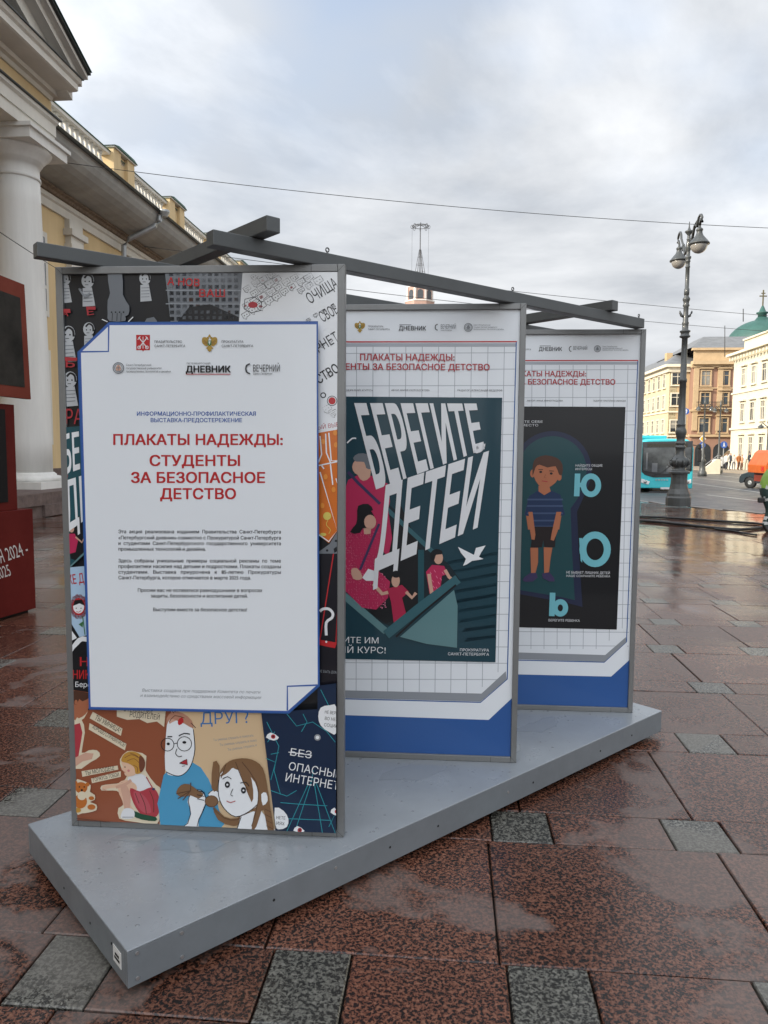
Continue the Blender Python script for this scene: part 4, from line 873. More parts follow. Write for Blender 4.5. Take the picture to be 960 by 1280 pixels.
p([(168, 1012), (178, 1016), (196, 1020), (195, 1025), (178, 1023), (167, 1018)], I['greend'], 2); p([(152, 1019), (156, 1010), (164, 1009), (169, 1013), (168, 1021), (156, 1022)], I['pale'], 3); l([(154, 1020), (168, 1020)], .7, I['grey2']); l([(184, 970), (192, 984)], 1.2, I['dress']); c(193, 985, 2, I['mauve'], 1.5)
p([(153, 952), (156, 947), (163, 950), (170, 958), (171, 966), (165, 969), (158, 968), (156, 963), (153, 960), (155, 957)], I['skin2'], 3); c(157.5, 957.5, .8, I['brown2']); l([(155.5, 963.5), (158, 964)], .7, I['red2']); c(162, 962, 1.6, I['pinkl'])
p([(153, 950), (156, 942), (164, 938), (174, 940), (181, 947), (182, 957), (178, 964), (171, 966), (169, 958), (162, 953)], I['blond'], 3); p([(176, 943), (182, 949), (182, 958), (177, 964), (175, 955)], I['brown'], 3)
for q in ([(157, 946), (166, 942), (175, 946)], [(160, 950), (169, 947), (177, 954)], [(168, 955), (173, 958), (173, 964)], [(164, 940), (172, 943), (180, 952)]): l(q, .6, I['brown'], 3)
# toy bear
p([(94, 976), (104, 974), (115, 980), (114, 988), (120, 992), (120, 998), (114, 1001), (122, 1004), (122, 1011), (112, 1014), (104, 1015), (95, 1014)], I['cream'], 2); c(103, 983, 8, I['bear'], 7); c(96, 977, 2.6, I['bear']); c(111, 979, 2.6, I['bear']); c(102, 1000, 8.5, I['bear'], 9); c(104, 993, 5.5, I['cream']); c(101, 982, .9, I['black']); c(107, 982, .9, I['black']); c(104, 986, 1.4, I['black']); c(116, 996, 3.4, I['bear'], 2.4); c(116, 1007, 5, I['bear'], 3.4); c(99, 1011, 4, I['blond'], 3)
l([(95, 1021), (140, 1026)], .8, I['brown2']); l([(98, 1023.4), (160, 1029)], .6, I['brown2'])
# beige sheet with the two girls
p([(216, 884), (328, 888), (346, 1042), (201, 1037)], I['beige']); T('ДРУГ?', 252, 904, 312, 902, 15, I['bluep'], -.01)
for q, (x0, x1) in enumerate(((268, 318), (276, 322), (286, 322))): T('Ты умеешь слушать и помогать'[:28-4*q], x0, 925+6*q, x1, 919+6*q, 3.2, I['grey'])
p([(202, 1037), (208, 970), (226, 960), (240, 952), (250, 962), (262, 975), (270, 1000), (275, 1039)], I['sky'], 2); p([(206, 967), (240, 950), (262, 972), (275, 1010), (278, 1040), (204, 1037)], I['sky'], 2)
p([(210, 905), (214, 897), (226, 893), (238, 898), (243, 910), (245, 935), (240, 955), (231, 966), (221, 968), (208, 960)], W_, 3); l([(209, 963), (221, 968), (231, 966), (240, 955), (245, 935), (243, 910)], 1.1, I['black'], 3)
p([(213, 900), (217, 889), (228, 890), (240, 898), (241, 907), (232, 903), (222, 899), (214, 903)], I['skin'], 2); l([(219, 888), (230, 893), (240, 900), (242, 909)], 1, I['brown2'], 2); p([(210, 905), (214, 897), (222, 899), (232, 903), (243, 909), (241, 899), (230, 890), (217, 888), (210, 896)], ink('auburn', 'b0806a'), 2); l([(213, 901), (220, 893), (232, 896)], .8, I['brown2'], 2); l([(221, 888), (214, 884), (219, 890)], .8, I['brown2']); l([(240, 902), (246, 908)], .9, I['brown2']); p([(225, 905), (224, 899), (229, 895), (231, 901)], I['red'], 2)
c(211, 929, 8, I['black'], ring=.9); c(232, 928, 9, I['black'], ring=.9); l([(219, 928), (223, 927)], .9, I['black']); l([(211, 919), (217, 919)], 1.4, I['black']); l([(225, 918), (232, 915), (239, 916)], 1.4, I['black'], 2); c(212, 928, 2, I['black'], 1.7); c(232, 926, 2.4, I['black'], 1.7); l([(223, 934), (221, 940), (225, 944), (229, 943)], .9, I['black'], 2); p([(226, 952), (231, 949), (235, 947), (236, 954)], I['red2']); l([(226, 952), (231, 949), (235, 947), (236, 954), (226, 952)], .8, I['black']); l([(229, 956), (233, 955)], .7, I['black'])
# hand with braid
p([(232, 1037), (240, 1015), (236, 1000), (240, 990), (248, 985), (256, 990), (258, 1002), (250, 1022), (248, 1038)], W_, 2); l([(232, 1037), (240, 1015), (237, 1000), (240, 990), (248, 985), (256, 988), (259, 1002), (250, 1022), (247, 1037)], 1, I['black'], 2)
p([(222, 988), (228, 979), (238, 978), (248, 985), (256, 990), (250, 996), (240, 992), (228, 994)], I['hair'], 2)
for q in ((222, 990), (224, 996), (230, 998), (240, 976)): l([(240, 986), q], 1.2, I['hair2'])
for y in (990, 995, 1000): l([(248, y-4), (257, y-2)], .9, I['black'])
p([(262, 990), (268, 985), (276, 988), (276, 998), (268, 1001)], W_, 2); l([(262, 990), (268, 985), (276, 988)], .9, I['black'], 2); c(266, 999, 8, I['hair'], 7); c(266, 999, 8, I['hair2'], 7, ring=.9); p([(268, 950), (276, 955), (273, 985), (266, 982)], I['hair'], 2)
p([(268, 1005), (282, 1018), (298, 1020), (312, 1008), (310, 1022), (294, 1030), (274, 1022)], I['hair'], 2); l([(268, 1008), (282, 1020), (298, 1022), (312, 1012)], 1, I['hair2'], 2)
# second girl
p([(298, 1039), (302, 1018), (326, 1008), (336, 1022), (345, 1041)], W_, 1); l([(298, 1039), (303, 1018)], 1, I['black']); l([(326, 1010), (318, 1040)], 1, I['black'])
p([(276, 966), (284, 952), (298, 946), (316, 947), (330, 958), (336, 985), (338, 1005), (330, 1010), (312, 1010), (280, 990)], I['hair'], 3)
p([(276, 972), (280, 962), (300, 957), (318, 965), (325, 985), (324, 1002), (312, 1012), (296, 1018), (282, 1008), (275, 992)], W_, 3); l([(275, 972), (275, 992), (282, 1008), (296, 1018), (312, 1012), (324, 1002)], 1, I['black'], 3)
p([(290, 952), (276, 968), (284, 965), (292, 957)], I['hair'], 2); p([(292, 948), (312, 952), (330, 968), (333, 990), (322, 1030), (316, 1040), (318, 1020), (324, 995), (320, 975), (306, 962), (294, 958)], I['hair'], 3)
p([(298, 950), (306, 975), (316, 1000), (318, 985), (312, 960)], I['hair'], 2); l([(296, 950), (306, 976), (312, 985)], 1, I['hair2'], 2); l([(304, 950), (322, 975), (324, 1000), (316, 1030)], 1, I['hair2'], 2); l([(284, 953), (278, 970)], .9, I['hair2'])
p([(328, 990), (334, 988), (336, 998), (330, 1004)], W_, 2); p([(330, 1004), (338, 1000), (344, 1041), (336, 1041)], I['hair'], 1)
for y in range(1008, 1040, 7): l([(332+(y-1008)*.12, y), (340+(y-1008)*.12, y+4)], .9, I['hair2'])
c(286, 978, 3.2, I['char'], 4); c(286, 978, 1.3, I['pale']); c(306, 985, 3.2, I['char'], 4); c(306, 985, 1.2, I['pale']); l([(280, 971), (286, 968), (291, 971)], 1, I['black'], 2); l([(302, 976), (309, 975), (313, 980)], 1, I['black'], 2); l([(293, 983), (290, 990), (293, 992)], .8, I['black'], 2); l([(285, 998), (290, 1000), (296, 998)], 1, I['red2'], 2); l([(225, 1037), (214, 1030), (206, 1033), (203, 1036)], 1, I['black'], 2)
# navy internet sheet
p([(328, 888), (398, 884), (398, 855), (424, 852), (424, 1046), (346, 1042)], I['navy']); A.k += 1
for q in ([(335, 900), (350, 930), (344, 960), (352, 990)], [(360, 890), (372, 905), (392, 900), (410, 912)], [(370, 1040), (390, 975), (393, 960)], [(360, 1041), (386, 978)], [(420, 1044), (396, 975)], [(404, 1043), (393, 970)], [(340, 985), (360, 992), (372, 985)], [(352, 1000), (376, 1002), (410, 1004)], [(362, 1020), (414, 1022)], [(402, 860), (412, 880), (405, 892), (415, 905)], [(345, 912), (336, 925)], [(380, 890), (385, 900), (378, 912)], [(340, 940), (350, 938)], [(400, 900), (420, 925)], [(412, 1030), (424, 1012)], [(334, 945), (346, 950), (340, 972)]): l(q, .8, I['cyan'], up=0)
A.k += 1
for (x, y, w1) in ((342, 918, 8), (375, 1034, 7), (421, 1011, 7)): p([(x-w1, y+1), (x-2, y-5), (x+w1, y+1), (x+2, y+5)], W_, 2); c(x+1, y, 2.8, I['red2']); c(x+1, y, 1.2, I['black'])
c(398, 919, 4, I['grey']); c(398, 919, 2.2, W_); c(413, 893, 13, W_, 14) if False else p([(399, 893), (402, 882), (413, 879), (424, 881), (424, 914), (412, 912), (402, 904)], W_, 2)
T('НЕ ВЕРЬ', 407, 889, 423, 891, 4, I['black']); T('ВО НЕЗ', 407, 897, 423, 899, 4, I['black']); T('СОЦИА', 406, 905, 423, 907, 4, I['black'])
p([(345, 1006), (356, 1010), (362, 1020), (360, 1030), (350, 1033), (346, 1028)], W_, 2); T('НЕТЕ', 347, 1020, 358, 1021, 4, I['black']); T('ИЯХ', 347, 1027, 357, 1028, 4, I['black'])
T('БЕЗ', 364, 941, 390, 945, 9, W_, -.004); l([(362, 937), (391, 941)], 1, W_); T('ОПАСНЫЙ', 362, 959, 428, 970, 10, W_, -.004); T('ИНТЕРНЕТ', 358, 973, 424, 984, 10.5, W_, -.004)
# white notice lying over the collage, blue rim, two turned corners
A.k += 4; A.b += .003
NB = I['blue2']
p([(140, 404), (399, 403), (401, 855), (363, 889), (115, 884), (101, 441)], I['blue'], up=2); rim = [(141, 408), (397, 407), (398.5, 852.5), (361.5, 885.5), (117.5, 880.5), (105.5, 441.5)]
p([(139, 405.5), (398, 404.5), (400, 853), (362, 887.5), (116, 882.5), (103.5, 440.5)], NB, up=2); p(rim, I['paper'], up=2)
l([(140, 407), (139.5, 440.5), (105, 441)], 2.0, NB, up=2); l([(361, 885), (361, 855), (398, 853.5)], 2.0, NB, up=2)
T('ИНФОРМАЦИОННО-ПРОФИЛАКТИЧЕСКАЯ', 175, 520, 322, 520, 5, I['blue2'], .022); T('ВЫСТАВКА-ПРЕДОСТЕРЕЖЕНИЕ', 192, 528, 305, 528, 5, I['blue2'], .022)
T('ПЛАКАТЫ НАДЕЖДЫ:', 146, 556, 355, 556, 13, I['red'], .034); T('СТУДЕНТЫ', 191, 582, 302, 582, 13, I['red'], .034); T('ЗА БЕЗОПАСНОЕ', 168, 603, 333, 603, 13, I['red'], .034); T('ДЕТСТВО', 204, 623, 297, 623, 13, I['red'], .034)
for i_, (s_, x0, x1, y) in enumerate((('Эта  акция  реализована  изданием  Правительства  Санкт-Петербурга', 152, 353, 665.5), ('«Петербургский дневник» совместно с Прокуратурой Санкт-Петербурга', 152, 353, 673), ('и  студентами  Санкт-Петербургского  государственного  университета', 152, 353, 680), ('промышленных технологий и дизайна.', 152, 260, 687), ('Здесь  собраны  уникальные  примеры  социальной  рекламы  по  теме', 152, 353, 701.5), ('профилактики насилия над детьми и подростками. Плакаты созданы', 152, 353, 708.5), ('студентами.   Выставка   приурочена   к   85-летию   Прокуратуры', 152, 353, 715.5), ('Санкт-Петербурга, которое отмечается в марте 2025 года.', 152, 316, 722.5), ('Просим вас не оставаться равнодушными в вопросах', 176, 330, 738), ('защиты, безопасности и воспитания детей.', 192, 312, 745), ('Выступим вместе за безопасное детство!', 195, 311, 762))): T(s_, x0, y, x1, y+.3, 4.3, I['char'], .016)
T('Выставка создана при поддержке Комитета по печати', 181, 861.5, 327, 864, 3.8, I['grey'], .01, .25); T('и взаимодействию со средствами массовой информации', 179, 868, 328, 870.5, 3.8, I['grey'], .01, .25)
# emblems
def seal(A, x, y, r, m1, m2): A.circ(x, y, r, m1, ring=r*.16); A.circ(x, y, r*.72, m1, ring=r*.1); A.poly([(x-r*.5, y+r*.1), (x-r*.3, y-r*.4), (x, y-r*.62), (x+r*.3, y-r*.4), (x+r*.5, y+r*.1), (x+r*.35, y+r*.5), (x-r*.35, y+r*.5)], m2); A.line([(x-r*.4, y), (x+r*.4, y)], r*.14, m1); A.line([(x, y-r*.5), (x, y+r*.5)], r*.1, m1)
def eagle(A, x, y, r):
    g = I['gold']
    for s_ in (-1, 1):
        A.poly([(x+s_*r*.1, y-r*.2), (x+s_*r*.5, y-r*.75), (x+s_*r*.95, y-r*.65), (x+s_*r*1.0, y-r*.1), (x+s_*r*.75, y+r*.25), (x+s_*r*.3, y+r*.45)], g, 2); A.circ(x+s_*r*.25, y-r*.62, r*.17, g, up=0)
        for q in range(3): A.line([(x+s_*r*.3, y-.05*r+q*r*.12), (x+s_*r*(.92-.1*q), y-r*(.45-.25*q))], r*.05, I['brown'])
        A.poly([(x+s_*r*.15, y+r*.4), (x+s_*r*.5, y+r*.7), (x+s_*r*.3, y+r*.8), (x, y+r*.5)], g)
    A.poly([(x-r*.2, y+r*.3), (x+r*.2, y+r*.3), (x+r*.25, y+r*1.0), (x, y+r*1.15), (x-r*.25, y+r*1.0)], g); A.poly([(x-r*.25, y-r*.3), (x+r*.25, y-r*.3), (x+r*.25, y+r*.2), (x, y+r*.45), (x-r*.25, y+r*.2)], I['green']); A.poly([(x-r*.14, y-r*.2), (x+r*.14, y-r*.2), (x, y+r*.3)], I['pale']); A.poly([(x-r*.2, y-r*.75), (x+r*.2, y-r*.75), (x+r*.12, y-r*1.0), (x, y-r*1.12), (x-r*.12, y-r*1.0)], g)
def arms(A, x0, y0, x1, y1):
    A.poly([(x0, y0), (x1, y0), (x1, y1-1), ((x0+x1)/2+1, y1-1), ((x0+x1)/2, y1+.8), ((x0+x1)/2-1, y1-1), (x0, y1-1)], I['red']); w1 = x1-x0; h1 = y1-y0; P_ = I['pale']
    A.line([(x0+w1*.18, y0+h1*.15), (x1-w1*.2, y1-h1*.2)], 1.1, P_); A.line([(x1-w1*.18, y0+h1*.15), (x0+w1*.2, y1-h1*.2)], 1.1, P_); A.line([((x0+x1)/2, y0+h1*.12), ((x0+x1)/2, y1-h1*.15)], .8, P_); A.circ(x0+w1*.22, y1-h1*.22, 1.8, P_, ring=.8); A.circ(x1-w1*.22, y1-h1*.22, 1.8, P_, ring=.8); A.line([(x0+w1*.12, y0+h1*.3), (x0+w1*.3, y0+h1*.1)], 1, P_); A.line([(x1-w1*.12, y0+h1*.3), (x1-w1*.3, y0+h1*.1)], 1, P_)
arms(A, 174, 420, 191, 440); eagle(A, 265, 430, 9.5)
T('ПРАВИТЕЛЬСТВО', 197, 430, 231, 430, 3, I['char'], .01); T('САНКТ-ПЕТЕРБУРГА', 197, 435.3, 235, 435.3, 3, I['char'], .01); T('ПРОКУРАТУРА', 280, 430, 307, 430, 3, I['char'], .01); T('САНКТ-ПЕТЕРБУРГА', 280, 435.3, 319, 435.3, 3, I['char'], .01)
seal(A, 152.3, 461, 6.6, I['grey2'], I['skin']); T('Санкт-Петербургский', 162, 458.5, 193, 458.5, 2.4, I['char'], .01); T('государственный университет', 162, 462.5, 206, 462.5, 2.4, I['char'], .01); T('промышленных технологий и дизайна', 162, 466.5, 217, 466.5, 2.4, I['char'], .01)
T('ПЕТЕРБУРГСКИЙ', 237, 456.5, 266, 456.5, 2, I['char']); T('ДНЕВНИК', 236, 466.5, 291, 466.5, 8, I['black'], .045); l([(236, 468.8), (291, 468.8)], .8, I['red'])
def moonlogo(A, x, y, h): A.line([(x+h*.42, y-h*.5), (x+h*.1, y-h*.35), (x, y), (x+h*.1, y+h*.35), (x+h*.42, y+h*.5)], h*.14, I['char'], 3)
moonlogo(A, 310, 462, 12); T('ВЕЧЕРНИЙ', 319, 465.5, 352, 465.5, 8.5, I['char'], .0); T('Санкт-Петербург', 319, 469.3, 343, 469.3, 2.4, I['black'])
done_(A, e)
# ======== boards 2 and 3: common sheet
def common(i, RX, quadpts):
    """quadpts: photo positions of the sheet's features, right edge etc."""
    e, plb, _, _ = boards[i]; b = poster_base(Print(plb), I['paper']); b.location = plb.n*-.012; attach([b], e)
    return e, Print(plb, -.0118)
e, A = common(1, 0, 0); p, l, T, c = A.poly, A.line, A.text, A.circ
LX = 375
def gridlines(A, xs, ys, m, w_=.8):
    for q in xs: A.line(q, w_, m, up=0)
    for q in ys: A.line(q, w_, m, up=0)
    A.k += 1
gridlines(A, [[(x, 433), (x-(x-430)*.04, 868-(x > 601)*(x-601)*.9)] for x in [363+20.6*q for q in range(14)]], [[(LX, y), (645-(y-433)*.027, y+(y-640)*.005)] for y in [441.5+20.4*q for q in range(21)] if y < 845 or True][:21], I['line'])
p([(LX, 863), (602, 868), (634, 840), (634, 960), (LX, 950)], I['paper'])
p([(LX, 428.5), (646, 428.5), (646, 433), (LX, 433)], I['line']); l([(LX, 427), (646.5, 426.6)], 1.7, I['red']); l([(645.7, 427), (634.3, 850), (601, 879), (LX, 873)], 1.3, I['blue'])
p([(LX, 862.5), (602, 868), (632.5, 840), (633.6, 850), (601, 878), (LX, 872)], I['grey'])
p([(LX, 893), (611, 901), (640.5, 874), (639, 951), (LX, 940)], I['blue'])
eagle(A, 449.5, 408, 6.5); T('ПРОКУРАТУРА', 460, 408.5, 479, 408.8, 2.2, I['char']); T('САНКТ-ПЕТЕРБУРГА', 460, 412, 487, 412.3, 2.2, I['char'])
T('ДНЕВНИК', 498.5, 412.3, 532.5, 412.6, 5.4, I['char'], .02); l([(499, 405.2), (514, 405.3)], .8, I['grey']); moonlogo(A, 544, 408.6, 7.5); T('ВЕЧЕРНИЙ', 551, 410.5, 570, 410.6, 5.5, I['grey2']); T('Санкт-Петербург', 551, 413, 565, 413, 1.4, I['char'])
seal(A, 585.5, 408.8, 5, I['grey2'], I['grey']); [T(s_, 592, y, x1, y+.1, 1.7, I['grey2']) for s_, x1, y in (('Санкт-Петербургский', 613, 406.6), ('государственный университет', 622, 409.2), ('промышленных технологий и дизайна', 630, 411.8))]
T('ПЛАКАТЫ НАДЕЖДЫ:', 450, 450, 568, 450.3, 8, I['red2'], .028); T('СТУДЕНТЫ ЗА БЕЗОПАСНОЕ ДЕТСТВО', 401, 461.6, 612, 462.6, 7.8, I['red2'], .028)
T('«ВЫБЕРИТЕ ИМ ВЕРНЫЙ КУРС»', 395, 488.6, 466, 488.7, 2.2, I['char'], .01); T('АВТОР: МАРИЯ СКОРОБОГАТОВА', 489, 488.6, 537, 488.7, 2.2, I['char'], .01); T('ПЕДАГОГ: АЛЕКСАНДР ФЕДОРОВ', 572, 488.7, 628, 488.9, 2.2, I['char'], .01)
A.k += 1; p([(LX, 495), (628, 497), (619.5, 828.5), (LX, 823)], I['teal'])
# soft wave stripes, boat, figures, dove
for q in range(9): p([(560+q*3, 702+q*12), (621.5-q*.3, 690+q*13), (621.5-q*.3, 694+q*13), (556+q*3, 707+q*12)], ink('wave_teal', '143644'), up=0)
A.k += 1
A.crop(420, 640, 4)
p([(0, 350), (60, 400), (130, 490), (290, 580), (460, 460), (620, 340), (480, 190), (380, 90), (240, -60), (0, -120)], ink('boat_inside', '15242c'), 2)
p([(320, -40), (430, 200), (430, 480), (250, 560), (160, 500)], I['black'], 1)
l([(150, -110), (500, 215)], 22, I['teal3']); l([(425, 190), (425, 500)], 30, I['teal2']); l([(40, 420), (250, 600)], 34, I['teal4'])
p([(-30, 20), (20, -140), (120, -90), (250, -80), (280, 130), (260, 230), (215, 170), (215, 300), (270, 350), (260, 430), (200, 490), (130, 480), (50, 400), (-60, 300)], I['pink'], 1)
RP = random.Random(4)
for y in range(100, 480, 13):
    for x in range(40, 260, 12):
        if x < 215+(y > 300)*40 and x > (y-380)*.9+40 and RP.random() < .72: l([(x+RP.uniform(-2, 2), y), (x+RP.uniform(-4, 4), y+9)] if RP.random() < .6 else [(x, y), (x+8, y+1)], 3.6, I['pink2'], up=0)
A.k += 1
p([(70, 100), (110, 40), (100, -20), (150, -30), (190, 0), (150, 40), (120, 105)], I['black'], 2); c(165, 45, 33, I['skin'], 42); p([(135, 60), (175, 80), (172, 110), (140, 112)], I['skin']); p([(105, -10), (150, -20), (185, -5), (150, 30), (130, 90), (95, 100), (75, 105), (110, 60)], I['black'], 2)
p([(75, 290), (105, 282), (130, 320), (120, 340), (85, 335)], I['skin'], 2); p([(130, 330), (160, 285), (205, 300), (190, 345), (150, 345)], W_, 1); l([(215, 60), (120, 290)], 12, I['mauve']); l([(210, 20), (235, -10), (245, 40)], 12, I['skin'])
# upper figure
A.crop(420, 360, 4)
p([(30, 1050), (60, 960), (120, 930), (180, 940), (260, 980), (270, 1070), (250, 1140), (200, 1170), (60, 1200), (0, 1150)], I['pink'], 1); c(130, 895, 50, I['skin'], 45); p([(110, 900), (165, 900), (170, 945), (135, 965), (110, 940)], I['skin'], 2); p([(85, 850), (110, 828), (160, 832), (182, 870), (175, 905), (150, 900), (140, 870), (100, 868)], I['grey2'], 2); l([(60, 920), (110, 975), (220, 1080)], 15, I['mauve'])
l([(55, 775), (80, 752), (100, 752)], 7, W_, 2)
p([(105, 1180), (120, 1115), (160, 1105), (190, 1140), (175, 1180), (150, 1200), (110, 1200)], I['black'], 2); c(170, 1170, 30, I['skin'], 36)
A.crop(420, 640, 4)
p([(105, 20), (110, -30), (160, -40), (185, -10), (150, 10), (135, 60), (105, 105), (70, 100), (100, 60)], I['black'], 2)
# white words on top
T('БЕРЕГИТЕ', 0, 0, 1, 1, 1, I['pale'], .04, res=3, quad=[(95, -540), (700, -540), (740, -320), (200, -125)])
T('ДЕТЕЙ', 0, 0, 1, 1, 1, I['pale'], .04, res=3, quad=[(222, -120), (760, -300), (705, 70), (195, 290)])
# children
l([(185, 360), (230, 410), (270, 400)], 18, I['skin']); p([(255, 385), (330, 365), (365, 400), (330, 430), (358, 540), (290, 570), (275, 450)], I['pink']); p([(255, 385), (330, 365), (365, 400), (330, 430), (358, 540), (290, 570), (275, 450)], ink('rose_red', 'a82447'), 0); c(298, 345, 21, I['skin'], 32); c(300, 312, 22, I['black'], 18); l([(350, 400), (380, 430), (400, 405)], 16, I['skin'])
p([(450, 300), (480, 265), (540, 270), (560, 310), (530, 320), (520, 400), (468, 410)], I['pink']); l([(465, 310), (470, 350), (480, 410)], 18, I['skin']); l([(545, 290), (565, 325), (595, 350)], 16, I['skin']); c(512, 230, 23, I['skin'], 32); p([(475, 240), (472, 205), (500, 185), (530, 195), (528, 212), (500, 215), (492, 240)], I['black'], 2)
for (x, y) in ((470, 300), (490, 290), (500, 320), (480, 340), (510, 350), (530, 300), (520, 330), (500, 375), (485, 370)): l([(x, y), (x+8, y+12)], 3, I['pink2'], up=0)
A.k += 1; l([(610, 335), (430, 470), (250, 615)], 46, I['teal3']); l([(600, 365), (430, 505), (300, 625)], 9, I['black'])
p([(320, 625), (590, 390), (608, 470), (605, 680), (450, 660)], I['teal4'], 1)
p([(610, 175), (660, 200), (690, 215), (700, 180), (748, 168), (725, 205), (715, 225), (738, 235), (715, 240), (680, 245), (655, 262), (635, 270), (650, 235), (625, 205)], W_, 1)
T('БЕРИТЕ ИМ', -60, 655, 212, 658, 32, W_, .0) if False else T('ВЫБЕРИТЕ ИМ', -120, 652, 212, 658, 30, W_, .0); T('ВЕРНЫЙ КУРС!', -120, 702, 248, 708, 32, W_, .0)
T('ПРОКУРАТУРА', 620, 697, 765, 699, 14, W_, .01); T('САНКТ-ПЕТЕРБУРГА', 560, 717, 765, 720, 14, W_, .01)
# dried drops on the blue foot
RD = random.Random(9)
for q in range(60): x, y = RD.uniform(480, 635), RD.uniform(908, 946); A.crop(0, 0, 1); c(x, y, RD.uniform(.15, .4), I['bluep'], n=5, up=0)
done_(A, e)
# ======== board 3
e, A = common(2, 0, 0); p, l, T, c = A.poly, A.line, A.text, A.circ; A.crop(0, 0, 1); LX = 575
gridlines(A, [[(x, 456), (x-(x-640)*.05, 812-(x > 757)*(x-757)*.9)] for x in [596.5+17.2*q for q in range(12)]], [[(LX, y), (797-(y-456)*.03, y+(y-640)*.008)] for y in [463+17.2*q for q in range(21)]], I['line'], .7)
p([(LX, 812), (757, 819), (784.5, 796), (784, 893), (LX, 885)], I['paper'])
p([(LX, 452), (798, 452), (798, 455.5), (LX, 455.5)], I['line']); l([(LX, 450.5), (798.5, 450.3)], 1.5, I['red']); l([(798, 451), (783.8, 803), (756, 828.5), (LX, 824)], 1.2, I['blue'])
p([(LX, 814), (757, 819.5), (783, 797), (783.5, 803), (756, 828), (LX, 822.5)], I['grey'])
p([(LX, 842), (764.5, 846.5), (788, 826), (786.5, 890), (LX, 883)], I['blue'])
T('ДНЕВНИК', 674, 438.3, 703, 438.4, 5, I['char'], .02); l([(675, 431.8), (689, 431.9)], .7, I['grey']); moonlogo(A, 712, 435.8, 6.5); T('ВЕЧЕРНИЙ', 717, 437, 734.5, 437, 4.6, I['grey2']); seal(A, 747.3, 435.6, 4, I['grey2'], I['grey']); [T(s_, 753.5, y, x1, y+.1, 1.5, I['grey2']) for s_, x1, y in (('Санкт-Петербургский', 772, 433.4), ('государственный университет', 779, 435.6), ('промышленных технологий и дизайна', 786, 437.8))]
T('ПРОКУРАТУРА', 640, 434, 656, 434, 2, I['char']); T('САНКТ-ПЕТЕРБУРГА', 640, 437.5, 664, 437.5, 2, I['char'])
T('ПЛАКАТЫ НАДЕЖДЫ:', 633, 470, 733, 470.2, 6.6, I['red2'], .028); T('СТУДЕНТЫ ЗА БЕЗОПАСНОЕ ДЕТСТВО', 591, 480.2, 769.5, 480.6, 6.8, I['red2'], .028)
T('АВТОР: АННА ВИНОГРАДОВА', 659, 501.6, 704, 501.7, 1.9, I['char'], .01); T('ПЕДАГОГ: ЕКАТЕРИНА ИВАНОВА', 742, 501.7, 783, 501.8, 1.9, I['char'], .01)
A.k += 1; p([(LX, 507.5), (782.5, 508.5), (771.5, 787.5), (LX, 783)], I['b3'])
A.crop(640, 400, 4.922)
p([(-100, 1000), (10, 1000)]+[(250-242*math.cos(q), 925-242*math.sin(q)) for q in [PI*i/20 for i in range(0, 24)]]+[(425, 1130), (402, 1180), (412, 1400), (436, 1768), (330, 1740), (0, 1680), (-100, 1660)], I['b3n'])
p([(-100, 1000), (40, 1000)]+[(250-211*math.cos(q), 925-211*math.sin(q)) for q in [PI*i/20 for i in range(0, 24)]]+[(405, 1100), (362, 1160), (370, 1400), (388, 1725), (300, 1705), (0, 1655), (-100, 1640)], I['b3t'])
# boy
p([(105, 1085), (160, 1050), (245, 1050), (300, 1075), (328, 1200), (268, 1210), (268, 1290), (115, 1290), (120, 1215), (78, 1200)], I['mauve'], 1); p([(105, 1085), (160, 1050), (245, 1050), (300, 1075), (328, 1200), (270, 1210), (268, 1290), (116, 1290), (122, 1215), (80, 1200)], I['navy2'], 1)
for y in (1105, 1145, 1190, 1235, 1272): l([(95 if y < 1210 else 120, y), (315 if y < 1210 else 268, y)], 10, ink('slate_blue', '3d4f70'))
p([(165, 1020), (230, 1020), (240, 1055), (200, 1078), (165, 1055)], I['boyskin']); p([(130, 900), (200, 885), (290, 900), (295, 950), (270, 1000), (215, 1035), (165, 1015), (135, 960)], I['boyskin'], 2); c(127, 945, 14, I['boyskin'], 24); c(292, 965, 15, I['boyskin'], 24)
p([(128, 960), (130, 890), (150, 850), (210, 832), (280, 850), (312, 890), (310, 950), (290, 950), (270, 900), (220, 908), (170, 890), (145, 910)], I['brown2'], 2); c(178, 935, 9, I['black'], 7); c(243, 945, 9, I['black'], 7); l([(163, 920), (192, 920)], 5, I['brown2']); l([(230, 928), (260, 930)], 5, I['brown2']); l([(185, 990), (220, 995)], 5, I['red2']); l([(208, 950), (200, 970), (212, 972)], 4, I['tan2'])
p([(88, 1205), (126, 1210), (128, 1290), (100, 1290)], I['boyskin']); p([(272, 1210), (305, 1205), (292, 1290), (264, 1290)], I['boyskin'])
A.crop(640, 640, 4.57)
p([(122, 84), (256, 84), (246, 203), (186, 200), (180, 160), (172, 202), (108, 205)], ink('black_brown_shorts', '1e1618')); p([(106, 205), (150, 205), (150, 290), (135, 350), (110, 352)], I['boyskin'], 0); p([(182, 202), (232, 205), (222, 260), (212, 348), (185, 350)], I['boyskin'])
p([(95, 0), (118, 0), (135, 130), (130, 160), (112, 158), (105, 110)], I['boyskin'], 1); p([(255, 0), (283, 0), (262, 110), (240, 165), (222, 160), (228, 120)], I['boyskin'], 1)
p([(60, 390), (75, 370), (105, 350), (140, 348), (148, 375), (120, 398), (75, 400)], I['mauve'], 1); p([(172, 352), (215, 345), (242, 378), (245, 398), (215, 398), (178, 380)], I['mauve'], 1)
A.crop(640, 400, 4.922); T('ОСТАВЬТЕ СЕБЕ', -40, 632, 190, 632, 14, I['pale'], .01); T('ЭТО МЕСТО', -10, 654, 162, 654, 14, I['pale'], .01); T('НАЙДИТЕ ОБЩИЕ', 392, 902, 558, 902, 14, I['pale'], .01); T('ИНТЕРЕСЫ', 392, 924, 493, 924, 14, I['pale'], .01)
